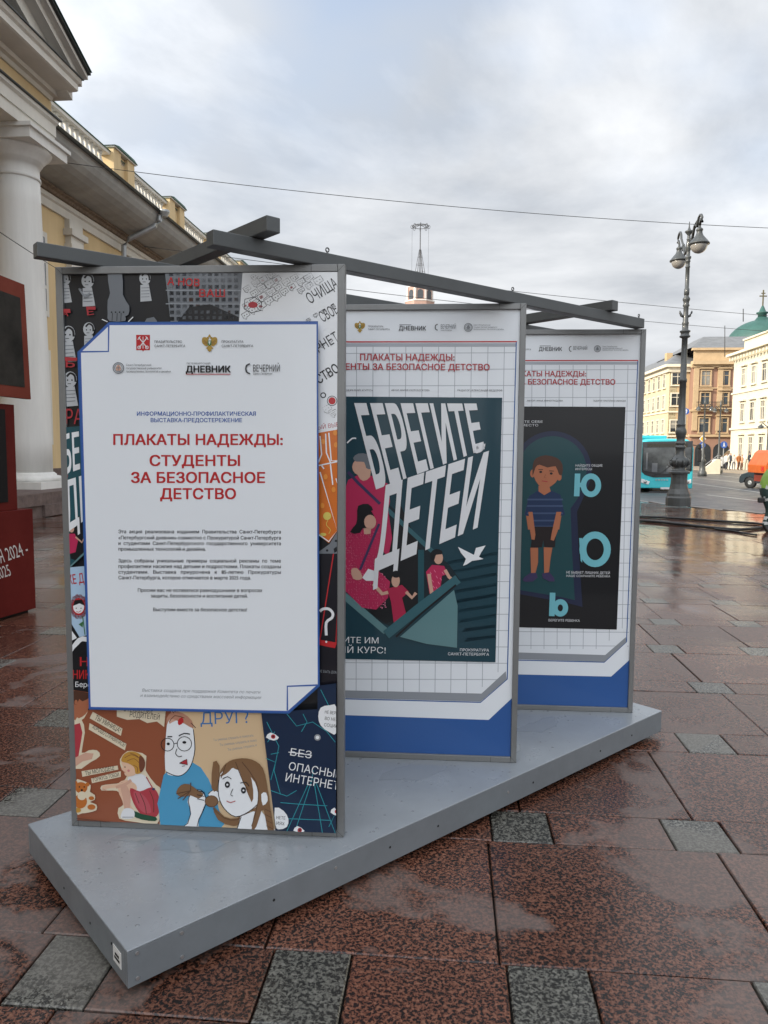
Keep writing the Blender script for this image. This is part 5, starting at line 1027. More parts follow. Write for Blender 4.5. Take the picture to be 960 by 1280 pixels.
p([(388, 945), (422, 945), (416, 1085), (382, 1085)], I['cyanl']); l([(410, 1015), (440, 1015)], 28, I['cyanl']); c(487, 1017, 46, I['cyanl'], 56, ring=34, n=28)
A.crop(640, 640, 4.57); c(476, 214, 70, I['cyanl'], 82, ring=40, n=28); p([(385, 150), (402, 150), (402, 290), (393, 280)], I['cyanl'])
l([(233, 462), (228, 596)], 32, I['cyanl']); c(277, 549, 30, I['cyanl'], 35, ring=30, n=24)
T('НЕ БЫВАЕТ ЛИШНИХ ДЕТЕЙ', 312, 352, 560, 356, 14, I['pale'], .01); T('НАШЕ СОХРАНИТЕ РЕБЕНКА', 312, 371, 562, 374, 12, I['pale'], .01); T('БЕРЕГИТЕ РЕБЕНКА', 210, 626, 388, 629, 14, I['pale'], .01)
done_(A, e)
# ------------------------------------------------------------------ street lamp beside the pavement edge
LPM = mat('dark_green_grey_cast_iron', (.055, .06, .06), .42, .25, 5, .25, 40, coat=.15)
GLB = mat('milky_lamp_glass', (.30, .285, .26), .18, .08, 5, coat=.6)
lb = W(6.75, 22.45); LY = lb.y; lampc = lb
def lz(v): return atY(855, v, LY).z
pxl = LY/F
lamp = empty('street_lamp', (lb.x, lb.y, 0)); tag(lamp, 'ornate dark cast iron lamp post with two hanging globes standing at the pavement edge', 'street lamp')
P = [(631, 15), (622, 15), (620, 14), (617, 13.6), (611, 11.2), (605, 9.9), (598, 9.6), (592.5, 9.9), (592, 12.2), (590, 12.6), (588.5, 11.2), (587.5, 7.5), (584, 7.2), (582.5, 8.5), (580, 10.6), (577, 11.3), (574, 10.3), (572, 7.4), (570, 6), (565, 5.2), (561, 5.2), (560, 6.4), (558.5, 6.6), (557, 5.2), (556, 5), (555, 6.2), (553.5, 6.3), (552, 5), (547, 4.8), (546, 5.8), (544.5, 5.6), (543, 6.3), (540, 6.8), (537, 6.2), (535, 5), (532, 4.8), (531, 5.5), (530, 4.5), (500, 4.1), (478, 3.9), (477.5, 4.7), (474, 4.7), (473, 3.8), (436, 3.5), (423, 3.4), (421.5, 6.2), (420, 6.4), (419, 5), (416, 5), (415, 6.3), (413.5, 6.2), (412.5, 3.7), (406, 3.6), (404, 4.2), (402, 3.3), (390, 2.9), (384, 3), (382, 4.2), (380, 3.2), (377, 3.4), (375, 4.4), (373, 4.3), (371, 2.8), (369, 2.5), (368.5, 3.1), (361, 3.1), (360.5, 2.5), (335, 2.35), (334.5, 2.8), (333, 2.8), (332.5, 2.4), (328, 2.4), (327.5, 2.9), (326, 2.9), (325, 2.5), (322.5, 3.7), (321, 3.7), (320, 2.3), (314, 2.2), (312, 3), (308, 3.2), (304, 2.8), (300, 2.2), (299, 2.8), (298, 2.1), (294, 1.8), (291, 4.0), (289.5, 5.2), (288.5, 4.4), (287.5, 2), (284, .9), (277, .4)]
prof = [(w_*pxl, lz(v)) for v, w_ in P]; prof[0] = (prof[0][0], -.002)
cut = 10
MB().lathe(prof[:cut+1], 0, 0, 12, LPM, smooth=False, rot=PI/12).build('pedestal', LPM, lamp)
MB().lathe(prof[cut:], 0, 0, 20, LPM).build('post', LPM, lamp)
for i in range(8):      # leaves on the swelling and the little horns higher up
    a = 2*PI*i/8; q = lambda r_, v: (r_*pxl*math.cos(a), r_*pxl*math.sin(a), lz(v))
    MB().tube([q(6.5, 573), q(9.6, 574), q(11.6, 577), q(11.4, 580), q(8.5, 583.5)], [.02, .035, .045, .035, .02], 6, LPM).build('cast_leaf', LPM, lamp)
for s_ in (-1, 1): MB().tube([(s_*2.8*pxl, 0, lz(396)), (s_*5.2*pxl, 0, lz(394.5)), (s_*7*pxl, 0, lz(391)), (s_*7.4*pxl, 0, lz(388.5))], [.035, .04, .03, .015], 6, LPM).build('bracket_horn', LPM, lamp)
def lantern(u, v_rim, rpx, Y, name='lantern'):
    c_ = atY(u, v_rim, Y); k = Y/F*rpx/10.9
    pr_ = [(10.9, -1.0), (10.9, .2), (10.0, 1.0), (8.4, 3.2), (6, 6), (4, 8.5), (3.1, 11), (3, 13), (3.6, 13.8), (3.6, 15), (2.6, 16), (1.4, 17), (1.3, 19.5), (.6, 20)]
    o = MB().lathe([(a*k, b*k) for a, b in pr_], 0, 0, 24, LPM).build('lantern', LPM, lamp); o.location = (c_.x-lb.x, c_.y-lb.y, c_.z)
    g_ = MB().lathe([(8.9*math.cos(a)*k, (-1.02-9.4*math.sin(a))*k) for a in [PI/2*i/8 for i in range(8)]]+[(.02*k, -10.4*k)], 0, 0, 24, GLB).build('lamp_globe', GLB, o)
    return Vector((c_.x-lb.x, c_.y-lb.y, c_.z+19.8*k)), Y
def arm(top, v0, v1, v2, Yl):
    h = Vector((top.x, top.y, 0)); s0 = h*.12+Vector((0, 0, lz(v0))); m = h*.55+Vector((0, 0, lz(v1))); 
    d = h.normalized(); r_ = .16; zt_ = atY(860, v2, Yl).z
    pts = [s0, h*.35+Vector((0, 0, lz(v0)-.1)), m]+[h+d*(-r_*math.cos(a)*1.4)*1.0+Vector((0, 0, zt_-.22+.24*math.sin(a))) for a in [PI*i/6 for i in range(7)]]+[h+d*.10+Vector((0, 0, top.z+.12)), top+Vector((0, 0, -.02))]
    MB().tube(pts, .034, 8, LPM).build('lamp_arm', LPM, lamp)
    MB().tube([h*.25+Vector((0, 0, lz(v0)-.05)), h*.45+Vector((0, 0, (lz(v0)+lz(v1))/2+.12)), h*.7+Vector((0, 0, lz(v1)+.05)), h*.62+Vector((0, 0, lz(v1)-.12))], .018, 6, LPM).build('arm_scroll', LPM, lamp)
t1, y_l = lantern(848.5, 325.5, 10.6, LY+1.15); arm(t1, 309, 300, 291.5, y_l)
t2, y_l = lantern(873.8, 304.5, 12.3, LY-1.0); arm(t2, 300, 288, 269.5, y_l)
# ------------------------------------------------------------------ generic person (one skinned body; colours by height)
def person(name, J, E_, R_, cols, root='pelvis', sub=1):
    """J joints, E_ bones, R_ radii, cols: function(face centre)-> slot, materials"""
    ks = list(J); me = bpy.data.meshes.new(name); me.from_pydata([J[k] for k in ks], [(ks.index(a), ks.index(b)) for a, b in E_], [])
    o = bpy.data.objects.new(name, me); C.objects.link(o)
    m = o.modifiers.new('s', 'SKIN'); m.use_smooth_shade = True
    for i, k in enumerate(ks): me.skin_vertices[0].data[i].radius = (R_[k], R_[k]) if not isinstance(R_[k], tuple) else R_[k]; me.skin_vertices[0].data[i].use_root = (k == root)
    s2 = o.modifiers.new('u', 'SUBSURF'); s2.levels = s2.render_levels = sub
    dg = bpy.context.evaluated_depsgraph_get(); nm = bpy.data.meshes.new_from_object(o.evaluated_get(dg)); bpy.data.objects.remove(o)
    fn, mats = cols
    for q in mats: nm.materials.append(q)
    for p_ in nm.polygons: p_.material_index = fn(p_.center); p_.use_smooth = True
    o = bpy.data.objects.new(name, nm); C.objects.link(o); return o
SKIN = mat('skin', (.45, .27, .2), .6)
HV = mat('hi_vis_yellow_green', (.20, .34, .05), .6, .12, 8); DG = mat('dark_green_workwear', (.012, .035, .032), .75, .25, 9, .3, 60); RF = mat('reflective_tape', (.45, .47, .46), .35, .1); BOOT = mat('black_boot', (.015, .015, .015), .4); TEALJ = mat('green_jacket_back', (.03, .22, .15), .7, .1)
# worker: bent over, facing right, holding the hose
wf = gnd(951, 664); WY = wf.y
def wp(u, v, dy=0): q = atY(u, v, WY); return (q.x-wf.x, dy, q.z)
J = dict(pelvis=wp(959, 617), waist=wp(959.5, 607), chest=wp(963.5, 594), neck=wp(972, 583), head=wp(979, 576), head2=wp(985, 571),
    hipL=wp(957, 622, -.1), kneeL=wp(959, 639, -.13), ankL=wp(951, 656, -.15), toeL=wp(955, 665, -.22),
    hipR=wp(963, 622, .12), kneeR=wp(968, 640, .15), ankR=wp(966, 658, .17), toeR=wp(975, 664, .16),
    shL=wp(968, 590, -.2), elL=wp(972, 605, -.28), wrL=wp(978, 618, -.22), haL=wp(981, 622, -.16),
    shR=wp(971, 590, .22), elR=wp(978, 605, .26), wrR=wp(985, 617, .2), haR=wp(987, 621, .15))
R_ = dict(pelvis=(.17, .15), waist=(.165, .15), chest=(.165, .16), neck=.075, head=.10, head2=.095, hipL=.115, kneeL=.085, ankL=.07, toeL=.045, hipR=.115, kneeR=.085, ankR=.07, toeR=.045, shL=.08, elL=.06, wrL=.04, haL=.035, shR=.08, elR=.06, wrR=.04, haR=.035)
EE = [('pelvis', 'waist'), ('waist', 'chest'), ('chest', 'neck'), ('neck', 'head'), ('head', 'head2'), ('pelvis', 'hipL'), ('hipL', 'kneeL'), ('kneeL', 'ankL'), ('ankL', 'toeL'), ('pelvis', 'hipR'), ('hipR', 'kneeR'), ('kneeR', 'ankR'), ('ankR', 'toeR'), ('chest', 'shL'), ('shL', 'elL'), ('elL', 'wrL'), ('wrL', 'haL'), ('chest', 'shR'), ('shR', 'elR'), ('elR', 'wrR'), ('wrR', 'haR')]
zk = lambda v: atY(955, v, WY).z
def wc(c_):
    if c_.z < zk(656): return 3
    if zk(654) < c_.z < zk(651.5) or zk(648) < c_.z < zk(645.5): return 2
    if c_.z < zk(625): return 1
    if c_.z < zk(621.5): return 2
    if c_.z < zk(611): return 1
    if c_.z < zk(608): return 2
    if c_.x > wp(975, 570)[0] and c_.z > zk(584): return 4
    return 5 if c_.x > wp(961, 600)[0] and c_.y < .05 and c_.z > zk(600) else 0
wk = person('person', J, EE, R_, (wc, [HV, DG, RF, BOOT, SKIN, TEALJ]), sub=2); wk.location = (wf.x, wf.y, 0)
tag(wk, 'worker in yellow green jacket and dark trousers with reflective bands, half out of frame', 'person')
# glove / tool at the hip
o = MB().box(-.09, .03, -.24, -.16, zk(628), zk(621.5), BOOT).build('tool_pouch', BOOT, wk); bead(o, .02); o.location = (wp(950, 625)[0], .1, 0)
for k_, s_ in (('haL', -1), ('haR', 1)):     # five short fingers closing on the hose
    h = Vector(J[k_]); m = MB()
    for q in range(4): x = -.03+.02*q; m.tube([h+Vector((x, 0, 0)), h+Vector((x, -.03, -.035)), h+Vector((x, -.015, -.07)), h+Vector((x, .02, -.075))], .0095, 6, BOOT)
    m.tube([h+Vector((-.035, .01, 0)), h+Vector((-.045, .035, -.03)), h+Vector((-.03, .04, -.06))], .011, 6, BOOT); m.build('glove', BOOT, wk)
# hoses
HOSE = mat('black_rubber_hose', (.012, .012, .013), .45, .2, 6)
def hose(pts, r, label, lift=None):
    P_ = []
    for i, (u, v) in enumerate(pts): q = gnd(u, v); P_.append((q.x, q.y))
    sm = smooth_curve(P_, False, 6); o = MB().tube([(x, y, r+.002) for x, y in sm], r, 8, HOSE).build('hose', HOSE); tag(o, label, 'hose', 'black hoses lying on the wet paving'); return o
hose([(560, 641), (640, 643), (720, 645), (800, 647), (850, 649.5), (900, 653), (940, 655.5), (953, 657)], .027, 'upper black hose ending at the boots of the worker')
hose([(560, 646), (640, 648), (720, 650), (800, 652.5), (850, 657), (890, 661.5), (925, 664), (950, 661.5), (990, 659)], .031, 'lower black hose crossing the wet paving in front of the lamp post')
hose([(893, 662.3), (915, 664.8), (935, 668.5), (946, 670)], .018, 'thin black hose branching off below the boots of the worker')
# ------------------------------------------------------------------ bus
TQ = mat('turquoise_bus_paint', (.03, .46, .52), .3, .06, 2, coat=.4); TQD = mat('turquoise_dark', (.015, .22, .25), .3, .05, coat=.4)
BG = mat('black_glass', (.012, .014, .016), .06, 0, coat=.8); BGL = mat('painted_reflection_windscreen', (.055, .062, .065), .05, .85, 1.6, coat=.8); RUB = mat('black_rubber', (.012, .012, .012), .7); LGT = mat('headlamp_lens', (.7, .72, .72), .1, coat=.8); RIM = mat('wheel_rim', (.35, .36, .37), .35, metal=.6)  # windscreen colour is mottled lighter to imitate reflections in the glass
bz = zroad(38)
bl, _ = atT(799, 600, 37.6); br_, _ = atT(866.5, 600, 37.6); BWd = 2.55
k = (br_-bl)/BWd; print('bus', bl, br_, k, [round(atT(830, v, 37.6)[1]-bz, 2) for v in (545, 553, 560, 597, 603, 612, 617)])
bus = empty('city_bus', W((bl+br_)/2, 37.6, bz), -TH); tag(bus, 'turquoise city bus facing the viewer behind the lamp post', 'bus')
hw = (br_-bl)/2; BH_ = atT(830, 548, 37.6)[1]-bz; LN = 11
# body section across the bus, extruded along it with a shaped nose
def sect(f): return [(-hw*f, .22), (-hw*f, BH_-.5), (-hw*f+.08, BH_-.2), (-hw*f+.3, BH_-.03), (0, BH_), (hw*f-.3, BH_-.03), (hw*f-.08, BH_-.2), (hw*f, BH_-.5), (hw*f, .22)]
m = MB(); st_ = [(.0, .965), (.04, .985), (.18, 1.0), (LN, 1.0)]; n = 9
for y_, f_ in st_: m.v += [(x, y_, z if not (y_ < .1 and z > BH_-.35) else z-.06*(1-y_*8)) for x, z in sect(f_)]
for j in range(len(st_)-1):
    for i in range(n): m.f.append((j*n+i, j*n+(i+1) % n, (j+1)*n+(i+1) % n, (j+1)*n+i)); m.mi.append(0); m.sm.append(False)
m.f += [tuple(range(n))[::-1], tuple(3*n+i for i in range(n))]; m.mi += [0, 0]; m.sm += [False, False]
o = m.build('body', TQ, bus); bead(o, .04, 3)
def fz_(v): return atT(830, v, 37.6)[1]-bz
m = MB(); w_ = hw*.93
m.prism([(-w_*.99, fz_(590)), (-w_, fz_(552.5)), (w_, fz_(551)), (w_, fz_(588)), (w_*.8, fz_(592.5)), (w_*.2, fz_(596.5)), (-w_*.5, fz_(597)), (-w_*.85, fz_(594))], .03, BG, 'y', -.022); o = m.build('front_mask', BG, bus); bead(o, .01)
m = MB().prism([(-w_*.93, fz_(588)), (-w_*.94, fz_(560)), (w_*.93, fz_(559)), (w_*.93, fz_(586)), (w_*.3, fz_(592)), (-w_*.4, fz_(592))], .012, BGL, 'y', -.036); m.build('windscreen', BGL, o)
m = MB().prism([(-w_*.8, fz_(559)), (-w_*.8, fz_(554.5)), (w_*.8, fz_(554)), (w_*.8, fz_(558.5))], .01, mat('destination_display', (.03, .028, .02), .3), 'y', -.034).build('route_display', None, o)
# what shows through the windscreen: seat backs, driver, wheel
INT = mat('bus_interior_grey', (.12, .13, .14), .7)
for x, z0, z1, w2 in ((-hw*.45, fz_(590), fz_(579), .26), (hw*.1, fz_(590), fz_(583), .3), (-hw*.75, fz_(587), fz_(566), .08), (hw*.62, fz_(587), fz_(563), .05)):
    BX('interior_shape', x-w2/2, x+w2/2, -.0395, -.037, z0, z1, INT, o)
for s_ in (-1, 1):
    y0_ = -.03
    m = MB().prism([(s_*hw*.60, fz_(602)), (s_*hw*.92, fz_(598.5)), (s_*hw*.93, fz_(603.5)), (s_*hw*.66, fz_(606))], .05, LGT, 'y', -.03); h_ = m.build('headlight', LGT, bus); bead(h_, .01)
    m = MB().lathe([(.075, 0), (.075, .02)], 0, 0, 14, RIM); m.v = [(s_*hw*.78+x, -.035-z, fz_(602.6)+y) for x, y, z in m.v]; m.build('lamp_lens', mat('lit_headlamp', (.8, .8, .8), .2, emis=('fff6e0', 2.5)), h_)
BX('bumper_gap', -hw*.5, hw*.5, -.028, .0, fz_(612.5), fz_(611), RUB, bus); BX('lower_grille', -hw*.62, hw*.62, -.03, .0, fz_(617), fz_(614), BG, bus)
BX('plate', -.26, .26, -.036, -.03, fz_(611.5), fz_(609), mat('number_plate', (.6, .6, .6), .4), bus)
for i in range(5): BX('chrome_letter', -hw*.40+i*.13, -hw*.40+i*.13+.08, -.034, -.024, fz_(600.6), fz_(599), RIM, bus)
MB().tube([(-.7, -.05, fz_(596)), (-.2, -.06, fz_(590)), (.35, -.05, fz_(577))], .012, 6, RUB).build('wiper', RUB, bus); MB().tube([(.85, -.05, fz_(595)), (.5, -.06, fz_(590)), (0, -.05, fz_(580))], .012, 6, RUB).build('wiper', RUB, bus)
mr = MB().tube([(hw-.05, .05, fz_(556)), (hw+.13, -.15, fz_(557)), (hw+.17, -.2, fz_(562))], .025, 8, RUB).build('mirror', RUB, bus)
bead(BX('mirror_head', hw+.06, hw+.27, -.27, -.14, fz_(577), fz_(562), RUB, mr), .03); bead(BX('mirror_head', hw+.08, hw+.25, -.25, -.15, fz_(561), fz_(555), RUB, mr), .03)
bead(BX('roof_pod', -hw*.8, hw*.15, .8, 4.5, BH_-.02, BH_+.16, TQ, bus), .05); bead(BX('roof_pod', -hw*.6, hw*.6, 5.2, 9, BH_-.02, BH_+.2, TQ, bus), .05)
for s_ in (-1, 1):
    for y_ in (2.2, 8.2):
        m = MB().lathe([(.30, -.14), (.46, -.13), (.48, -.08), (.48, .08), (.46, .13), (.30, .14)], 0, 0, 24, RUB); m.v = [(s_*(hw-.16)+z, y_+x, .46+y) for x, y, z in m.v]; t_ = m.build('wheel', RUB, bus)
        m = MB().lathe([(.05, -.15), (.26, -.15), (.29, -.145), (.29, .145), (.05, .15)], 0, 0, 18, RIM); m.v = [(s_*(hw-.155)+z, y_+x, .46+y) for x, y, z in m.v]; m.build('rim', RIM, t_)
    for j in range(5): BX('side_window', s_*hw-.012, s_*hw+.012, .7+2.05*j, 2.65+2.05*j, 1.25, BH_-.45, BG, bus)
# ------------------------------------------------------------------ vehicles
def wheel(par, x, y, z, r, w=.2):
    m = MB().lathe([(r*.62, -w/2), (r*.95, -w/2), (r, -w*.3), (r, w*.3), (r*.95, w/2), (r*.62, w/2)], 0, 0, 22, RUB); m.v = [(x+a, y+c_, z+b) for a, b, c_ in m.v]; t_ = m.build('wheel', RUB, par)
    m = MB().lathe([(r*.12, -w*.52), (r*.2, -w*.55), (r*.55, -w*.45), (r*.63, -w*.5), (r*.63, w*.5), (r*.12, w*.52)], 0, 0, 10, RIM, smooth=False); m.v = [(x+a, y+c_, z+b) for a, b, c_ in m.v]; m.build('rim', RIM, t_)
def shell(par, prof, half, paint, tum=.18, zt=.9, name='body'):
    """side outline prof (x,z) swept across the car; the part above zt leans in"""
    ys = [(-half, 1), (-half*.93, 0), (half*.93, 0), (half, 1)]; m = MB(); n = len(prof)
    for yy, e_ in ys:
        for x, z in prof:
            lean = max(0, z-zt)*tum*2.2; s_ = -1 if yy < 0 else 1
            m.v.append((x*(1 if not e_ else .985), yy-s_*lean, z-(.02 if e_ else 0)))
    for j in range(3):
        for i in range(n): m.f.append((j*n+i, j*n+(i+1) % n, (j+1)*n+(i+1) % n, (j+1)*n+i)); m.mi.append(0); m.sm.append(False)
    for j in (0, 3):
        tr = tessellate_polygon([[Vector((x, z, 0)) for x, z in prof]]); m.f += [tuple(q+j*n for q in t) for t in tr]; m.mi += [0]*len(tr); m.sm += [False]*len(tr)
    m.m(paint); o = m.build(name, paint, par); bead(o, .03, 3); return o
def arcp(cx, cz, r, a0, a1, n=8): return [(cx+r*math.cos(math.radians(a0+(a1-a0)*i/n)), cz+r*math.sin(math.radians(a0+(a1-a0)*i/n))) for i in range(n+1)]
CARP = mat('dark_grey_car_paint', (.028, .032, .038), .25, .05, coat=.9)
cz_ = zroad(42); cc = atT(935, 600, 44.5)[0]
car = empty('car', W(cc, 44.5, cz_), -TH-math.radians(54)); tag(car, 'dark grey hatchback driving left behind the orange truck', 'car')
pf_ = [(.0, .35), (.02, .60), (.12, .78), (.55, .92), (1.15, 1.02), (1.85, 1.42), (2.3, 1.48), (3.2, 1.46), (3.9, 1.10), (4.15, .95), (4.2, .45), (4.1, .3)]+arcp(3.35, .3, .37, 0, 180)+arcp(.66, .3, .37, 0, 180)+[(.1, .28)]
shell(car, pf_, .88, CARP, .16, .95)
for x in (.66, 3.35):
    for y_ in (-.76, .76): wheel(car, x, y_, .31, .33)
for s_ in (-1, 1):
    m = MB(); yy = s_*.80
    m.add([(1.28, s_*.862, 1.02), (2.35, s_*.862, 1.04), (2.35, s_*.725, 1.40), (1.9, s_*.73, 1.37)], [(0, 1, 2, 3)], BG); m.add([(2.42, s_*.862, 1.04), (3.55, s_*.862, 1.06), (3.2, s_*.73, 1.38), (2.42, s_*.725, 1.40)], [(0, 1, 2, 3)], BG); w2 = m.build('side_windows', BG, car, fix=False); w2['kind'] = 'stuff' if False else 'part'; del w2['kind']
    BX('headlight', .03, .22, s_*.68-.11, s_*.68+.11, .67, .735, LGT, car)
m = MB().add([(1.12, -.66, 1.045), (1.12, .66, 1.045), (1.82, .58, 1.435), (1.82, -.58, 1.435)], [(0, 1, 2, 3)], BG); m.build('windscreen', BG, car, fix=False)
bead(BX('side_mirror', 1.3, 1.5, -1.02, -.85, 1.0, 1.13, CARP, car), .03); BX('bumper', -.03, .2, -.75, .75, .3, .45, RUB, car)
# orange truck body (rear quarter of a municipal vehicle)
ORG = mat('orange_truck_paint', (.50, .10, .012), .45, .15, 2, coat=.1); REDB = mat('dark_red_chassis', (.20, .03, .015), .5, .2)
OT = 33.5; oz = zroad(33.5); ox, _ = atT(956, 590, OT)
tr_ = empty('utility_truck', W(ox, OT, oz), -TH); tag(tr_, 'orange utility truck at the right edge with sloping rear and railing on top', 'truck')
def oz_(v): return atT(945, v, OT)[1]-oz
print('truck', ox, [round(oz_(v), 2) for v in (548, 562, 590, 600, 610)])
zb_, zt_ = oz_(592), oz_(562.5)
pf_ = [(.02, zb_), (.0, zb_+.35), (.28, zt_-.12), (.42, zt_), (5.2, zt_), (5.2, zb_), (2.1, zb_)]+arcp(1.35, zb_-.25, .62, 35, 145)[0:9]
m = MB().prism(pf_, 1.9, ORG, 'y', 0); o = m.build('body', ORG, tr_); bead(o, .03)
for x0, x1, z0, z1 in ((.45, 1.0, zb_+.32, zt_-.28), (1.1, 2.6, zb_+.55, zt_-.28)): bead(BX('panel_door', x0, x1, -.02, .01, z0, z1, ORG, o), .008)
for x0, x1, z0, z1 in ((.40, 2.65, zt_-.235, zt_-.2), (.43, .45, zb_+.2, zt_-.25), (1.03, 1.06, zb_+.3, zt_-.25)): BX('panel_gap', x0, x1, -.008, .01, z0, z1, RUB, o)
BX('chassis', .25, 5.2, .15, 1.75, oz_(603), zb_-.002, REDB, tr_)
for x in (1.35, 4.2):
    for y_ in (.15, 1.75): wheel(tr_, x, y_, .44, .44, .28)
m = MB()
for x in (.5, 1.3, 2.1): m.tube([(x, .08, zt_), (x, .08, oz_(549))], .022, 6, RUB)
m.tube([(.5, .08, oz_(549)), (2.1, .08, oz_(549))], .022, 6, RUB); m.tube([(.5, .08, oz_(556)), (2.1, .08, oz_(556))], .018, 6, RUB); m.build('railing', RUB, tr_)
o = bead(BX('tank_cab', 1.6, 5.0, .3, 1.7, zt_+.002, oz_(535), ORG, tr_), .06)
m = MB().lathe([(.09, 0), (.09, .14), (.05, .18)], 0, 0, 12, mat('amber_beacon', (.7, .25, .02), .2)); m.v = [(x+1.0, y+.6, z+zt_+.002) for x, y, z in m.v]; m.build('beacon', None, tr_)
BX('tail_light', -.01, .05, .15, .35, zb_+.1, zb_+.3, mat('tail_red', (.5, .02, .02), .3), tr_); BX('mudflap', .62, .66, .0, .4, .12, zb_, RUB, tr_)
# white van on the far side
VW = mat('white_van_paint', (.62, .63, .64), .35, .05, coat=.5); vT = 88; vx = atT(893, 580, vT)[0]
van = empty('van', W(vx, vT, -.45), -TH); tag(van, 'white van parked in front of the red brown house', 'van')
vs = 1.25; pf_ = [(0, .4), (.05, 1.0), (1.0, 1.25), (1.7, 1.95), (1.9, 2.05), (5.0, 2.05), (5.1, 1.9), (5.1, .4)]+arcp(4.1, .35, .38, 0, 180)+arcp(1.0, .35, .38, 0, 180)
shell(van, [(x, z*1.12) for x, z in pf_], .95, VW, .05, 1.3)
for x in (1.0, 4.1):
    for y_ in (-.85, .85): wheel(van, x, y_, .36, .36)
for x0, x1 in ((1.75, 2.6), (2.75, 3.8), (3.9, 4.9)): BX('side_window', x0, x1, -.962, -.93, 1.45, 2.0, BG, van)
m = MB().add([(1.0, -.8, 1.43), (1.0, .8, 1.43), (1.68, .75, 2.16), (1.68, -.75, 2.16)], [(0, 1, 2, 3)], BG); m.v = [(x-.02, y_, z+.02) for x, y_, z in m.v]; m.build('windscreen', BG, van, fix=False)
# ------------------------------------------------------------------ people on the far pavement
PJ = dict(pelvis=(0, 0, .95), waist=(0, 0, 1.12), chest=(0, 0, 1.38), neck=(0, 0, 1.52), head=(0, -.02, 1.62), head2=(0, -.02, 1.70), hL=(-.09, 0, .88), kL=(-.11, -.06, .5), aL=(-.11, .04, .1), tL=(-.12, -.1, .04), hR=(.09, 0, .88), kR=(.11, .06, .5), aR=(.11, .12, .1), tR=(.12, -.02, .04), sL=(-.2, 0, 1.42), eL=(-.26, .03, 1.15), wL=(-.24, -.08, .92), sR=(.2, 0, 1.42), eR=(.26, .03, 1.15), wR=(.24, -.08, .92))
PR_ = dict(pelvis=.15, waist=.14, chest=.17, neck=.06, head=.09, head2=.085, hL=.09, kL=.07, aL=.05, tL=.04, hR=.09, kR=.07, aR=.05, tR=.04, sL=.075, eL=.06, wL=.04, sR=.075, eR=.06, wR=.04)
PE = [('pelvis', 'waist'), ('waist', 'chest'), ('chest', 'neck'), ('neck', 'head'), ('head', 'head2'), ('pelvis', 'hL'), ('hL', 'kL'), ('kL', 'aL'), ('aL', 'tL'), ('pelvis', 'hR'), ('hR', 'kR'), ('kR', 'aR'), ('aR', 'tR'), ('chest', 'sL'), ('sL', 'eL'), ('eL', 'wL'), ('chest', 'sR'), ('sR', 'eR'), ('eR', 'wR')]
HAIR = mat('dark_hair', (.03, .02, .015), .7)
for i, (u, col, leg, sc_, lab, rz) in enumerate(((908, 'd8d4cc', '2a2d38', 1.0, 'pedestrian in white top in front of the white van', 0), (912.5, '55606e', '1e2230', 1.03, 'pedestrian in grey blue coat beside the white van', .7), (917, 'b9b4b0', '444a58', .95, 'pedestrian in pale grey jacket at the left corner of the cream palace', -.5), (923, 'a5683c', '5a3b28', .98, 'pedestrian in rusty brown coat beside the cream palace', .3), (927, 'd0a080', '7a5540', .96, 'pedestrian in peach coloured coat near the dark car', 1.2), (931, 'c5c9cf', '35384a', 1.0, 'pedestrian in light jacket just left of the dark grey suit', -.3), (937, '3b4048', '23262c', 1.08, 'tall pedestrian in dark grey clothes behind the grey hatchback', .4))):
    mt = [mat('coat_'+col, col, .8), mat('legs_'+leg, leg, .8), SKIN, HAIR]
    o = person('person', PJ, PE, PR_, (lambda c_: 1 if c_.z < .85 else 3 if c_.z > 1.66 or (c_.z > 1.56 and c_.y > .02) else 2 if c_.z > 1.5 else 0, mt))
    s_, _ = atT(u, 585, 80+i % 3); o.location = W(s_, 80+i % 3, fz); o.scale = (sc_,)*3; o.rotation_euler = (0, 0, rz); tag(o, lab, 'person', 'pedestrians on the far pavement')
# ------------------------------------------------------------------ signs and far lamp posts
SB = mat('sign_blue', (.02, .09, .38), .35, coat=.3); SW = mat('sign_white', (.75, .75, .75), .4); SY = mat('sign_yellow', (.80, .45, .03), .4); SPOST = mat('sign_post_grey', (.25, .25, .25), .5, metal=.4); SBK = mat('sign_black', (.02, .02, .02), .5)
def place(name, u, v, Y, z0, lab, cat): 
    q = atY(u, v, Y); e = empty(name, (q.x, Y, z0)); tag(e, lab, cat); return e, q.z-z0
def disc(par, r, z, mt, y, name, n=28, rot=0): m = MB().prism([(r*math.cos(2*PI*i/n+rot), z+r*math.sin(2*PI*i/n+rot)) for i in range(n)], .02, mt, 'y', y); return m.build(name, mt, par)
SYv = 62
e, z = place('priority_sign', 878.3, 548.5, SYv, -.4, 'yellow diamond priority road sign above a round blue sign on a grey post', 'road sign'); k = SYv/F
MB().tube([(0, .04, 0), (0, .04, z+.3)], .04, 8, SPOST).build('post', SPOST, e)
o = disc(e, 4.3*k, z, SW, 0, 'diamond_plate', 4, 0); disc(e, 3.0*k, z, SY, -.022, 'yellow_field', 4, 0).parent = o
z2 = z-7.8*k; o = disc(e, 3.9*k, z2, SB, 0, 'round_plate'); m = MB()
m.prism([(-.03, z2-.15), (.03, z2-.15), (.03, z2+.05), (.1, z2+.02), (0, z2+.18), (-.1, z2+.02), (-.03, z2+.05)], .01, SW, 'y', -.012); m.build('white_arrow', SW, o)
e, z = place('direction_sign', 858, 514.3, 60, -.4, 'round blue sign with white arrow showing beside the lamp post shaft', 'road sign'); k = 60/F
MB().tube([(-.02, .04, 0), (-.02, .04, z+.3)], .035, 8, SPOST).build('post', SPOST, e); o = disc(e, 3.7*k, z, SB, 0, 'round_plate')
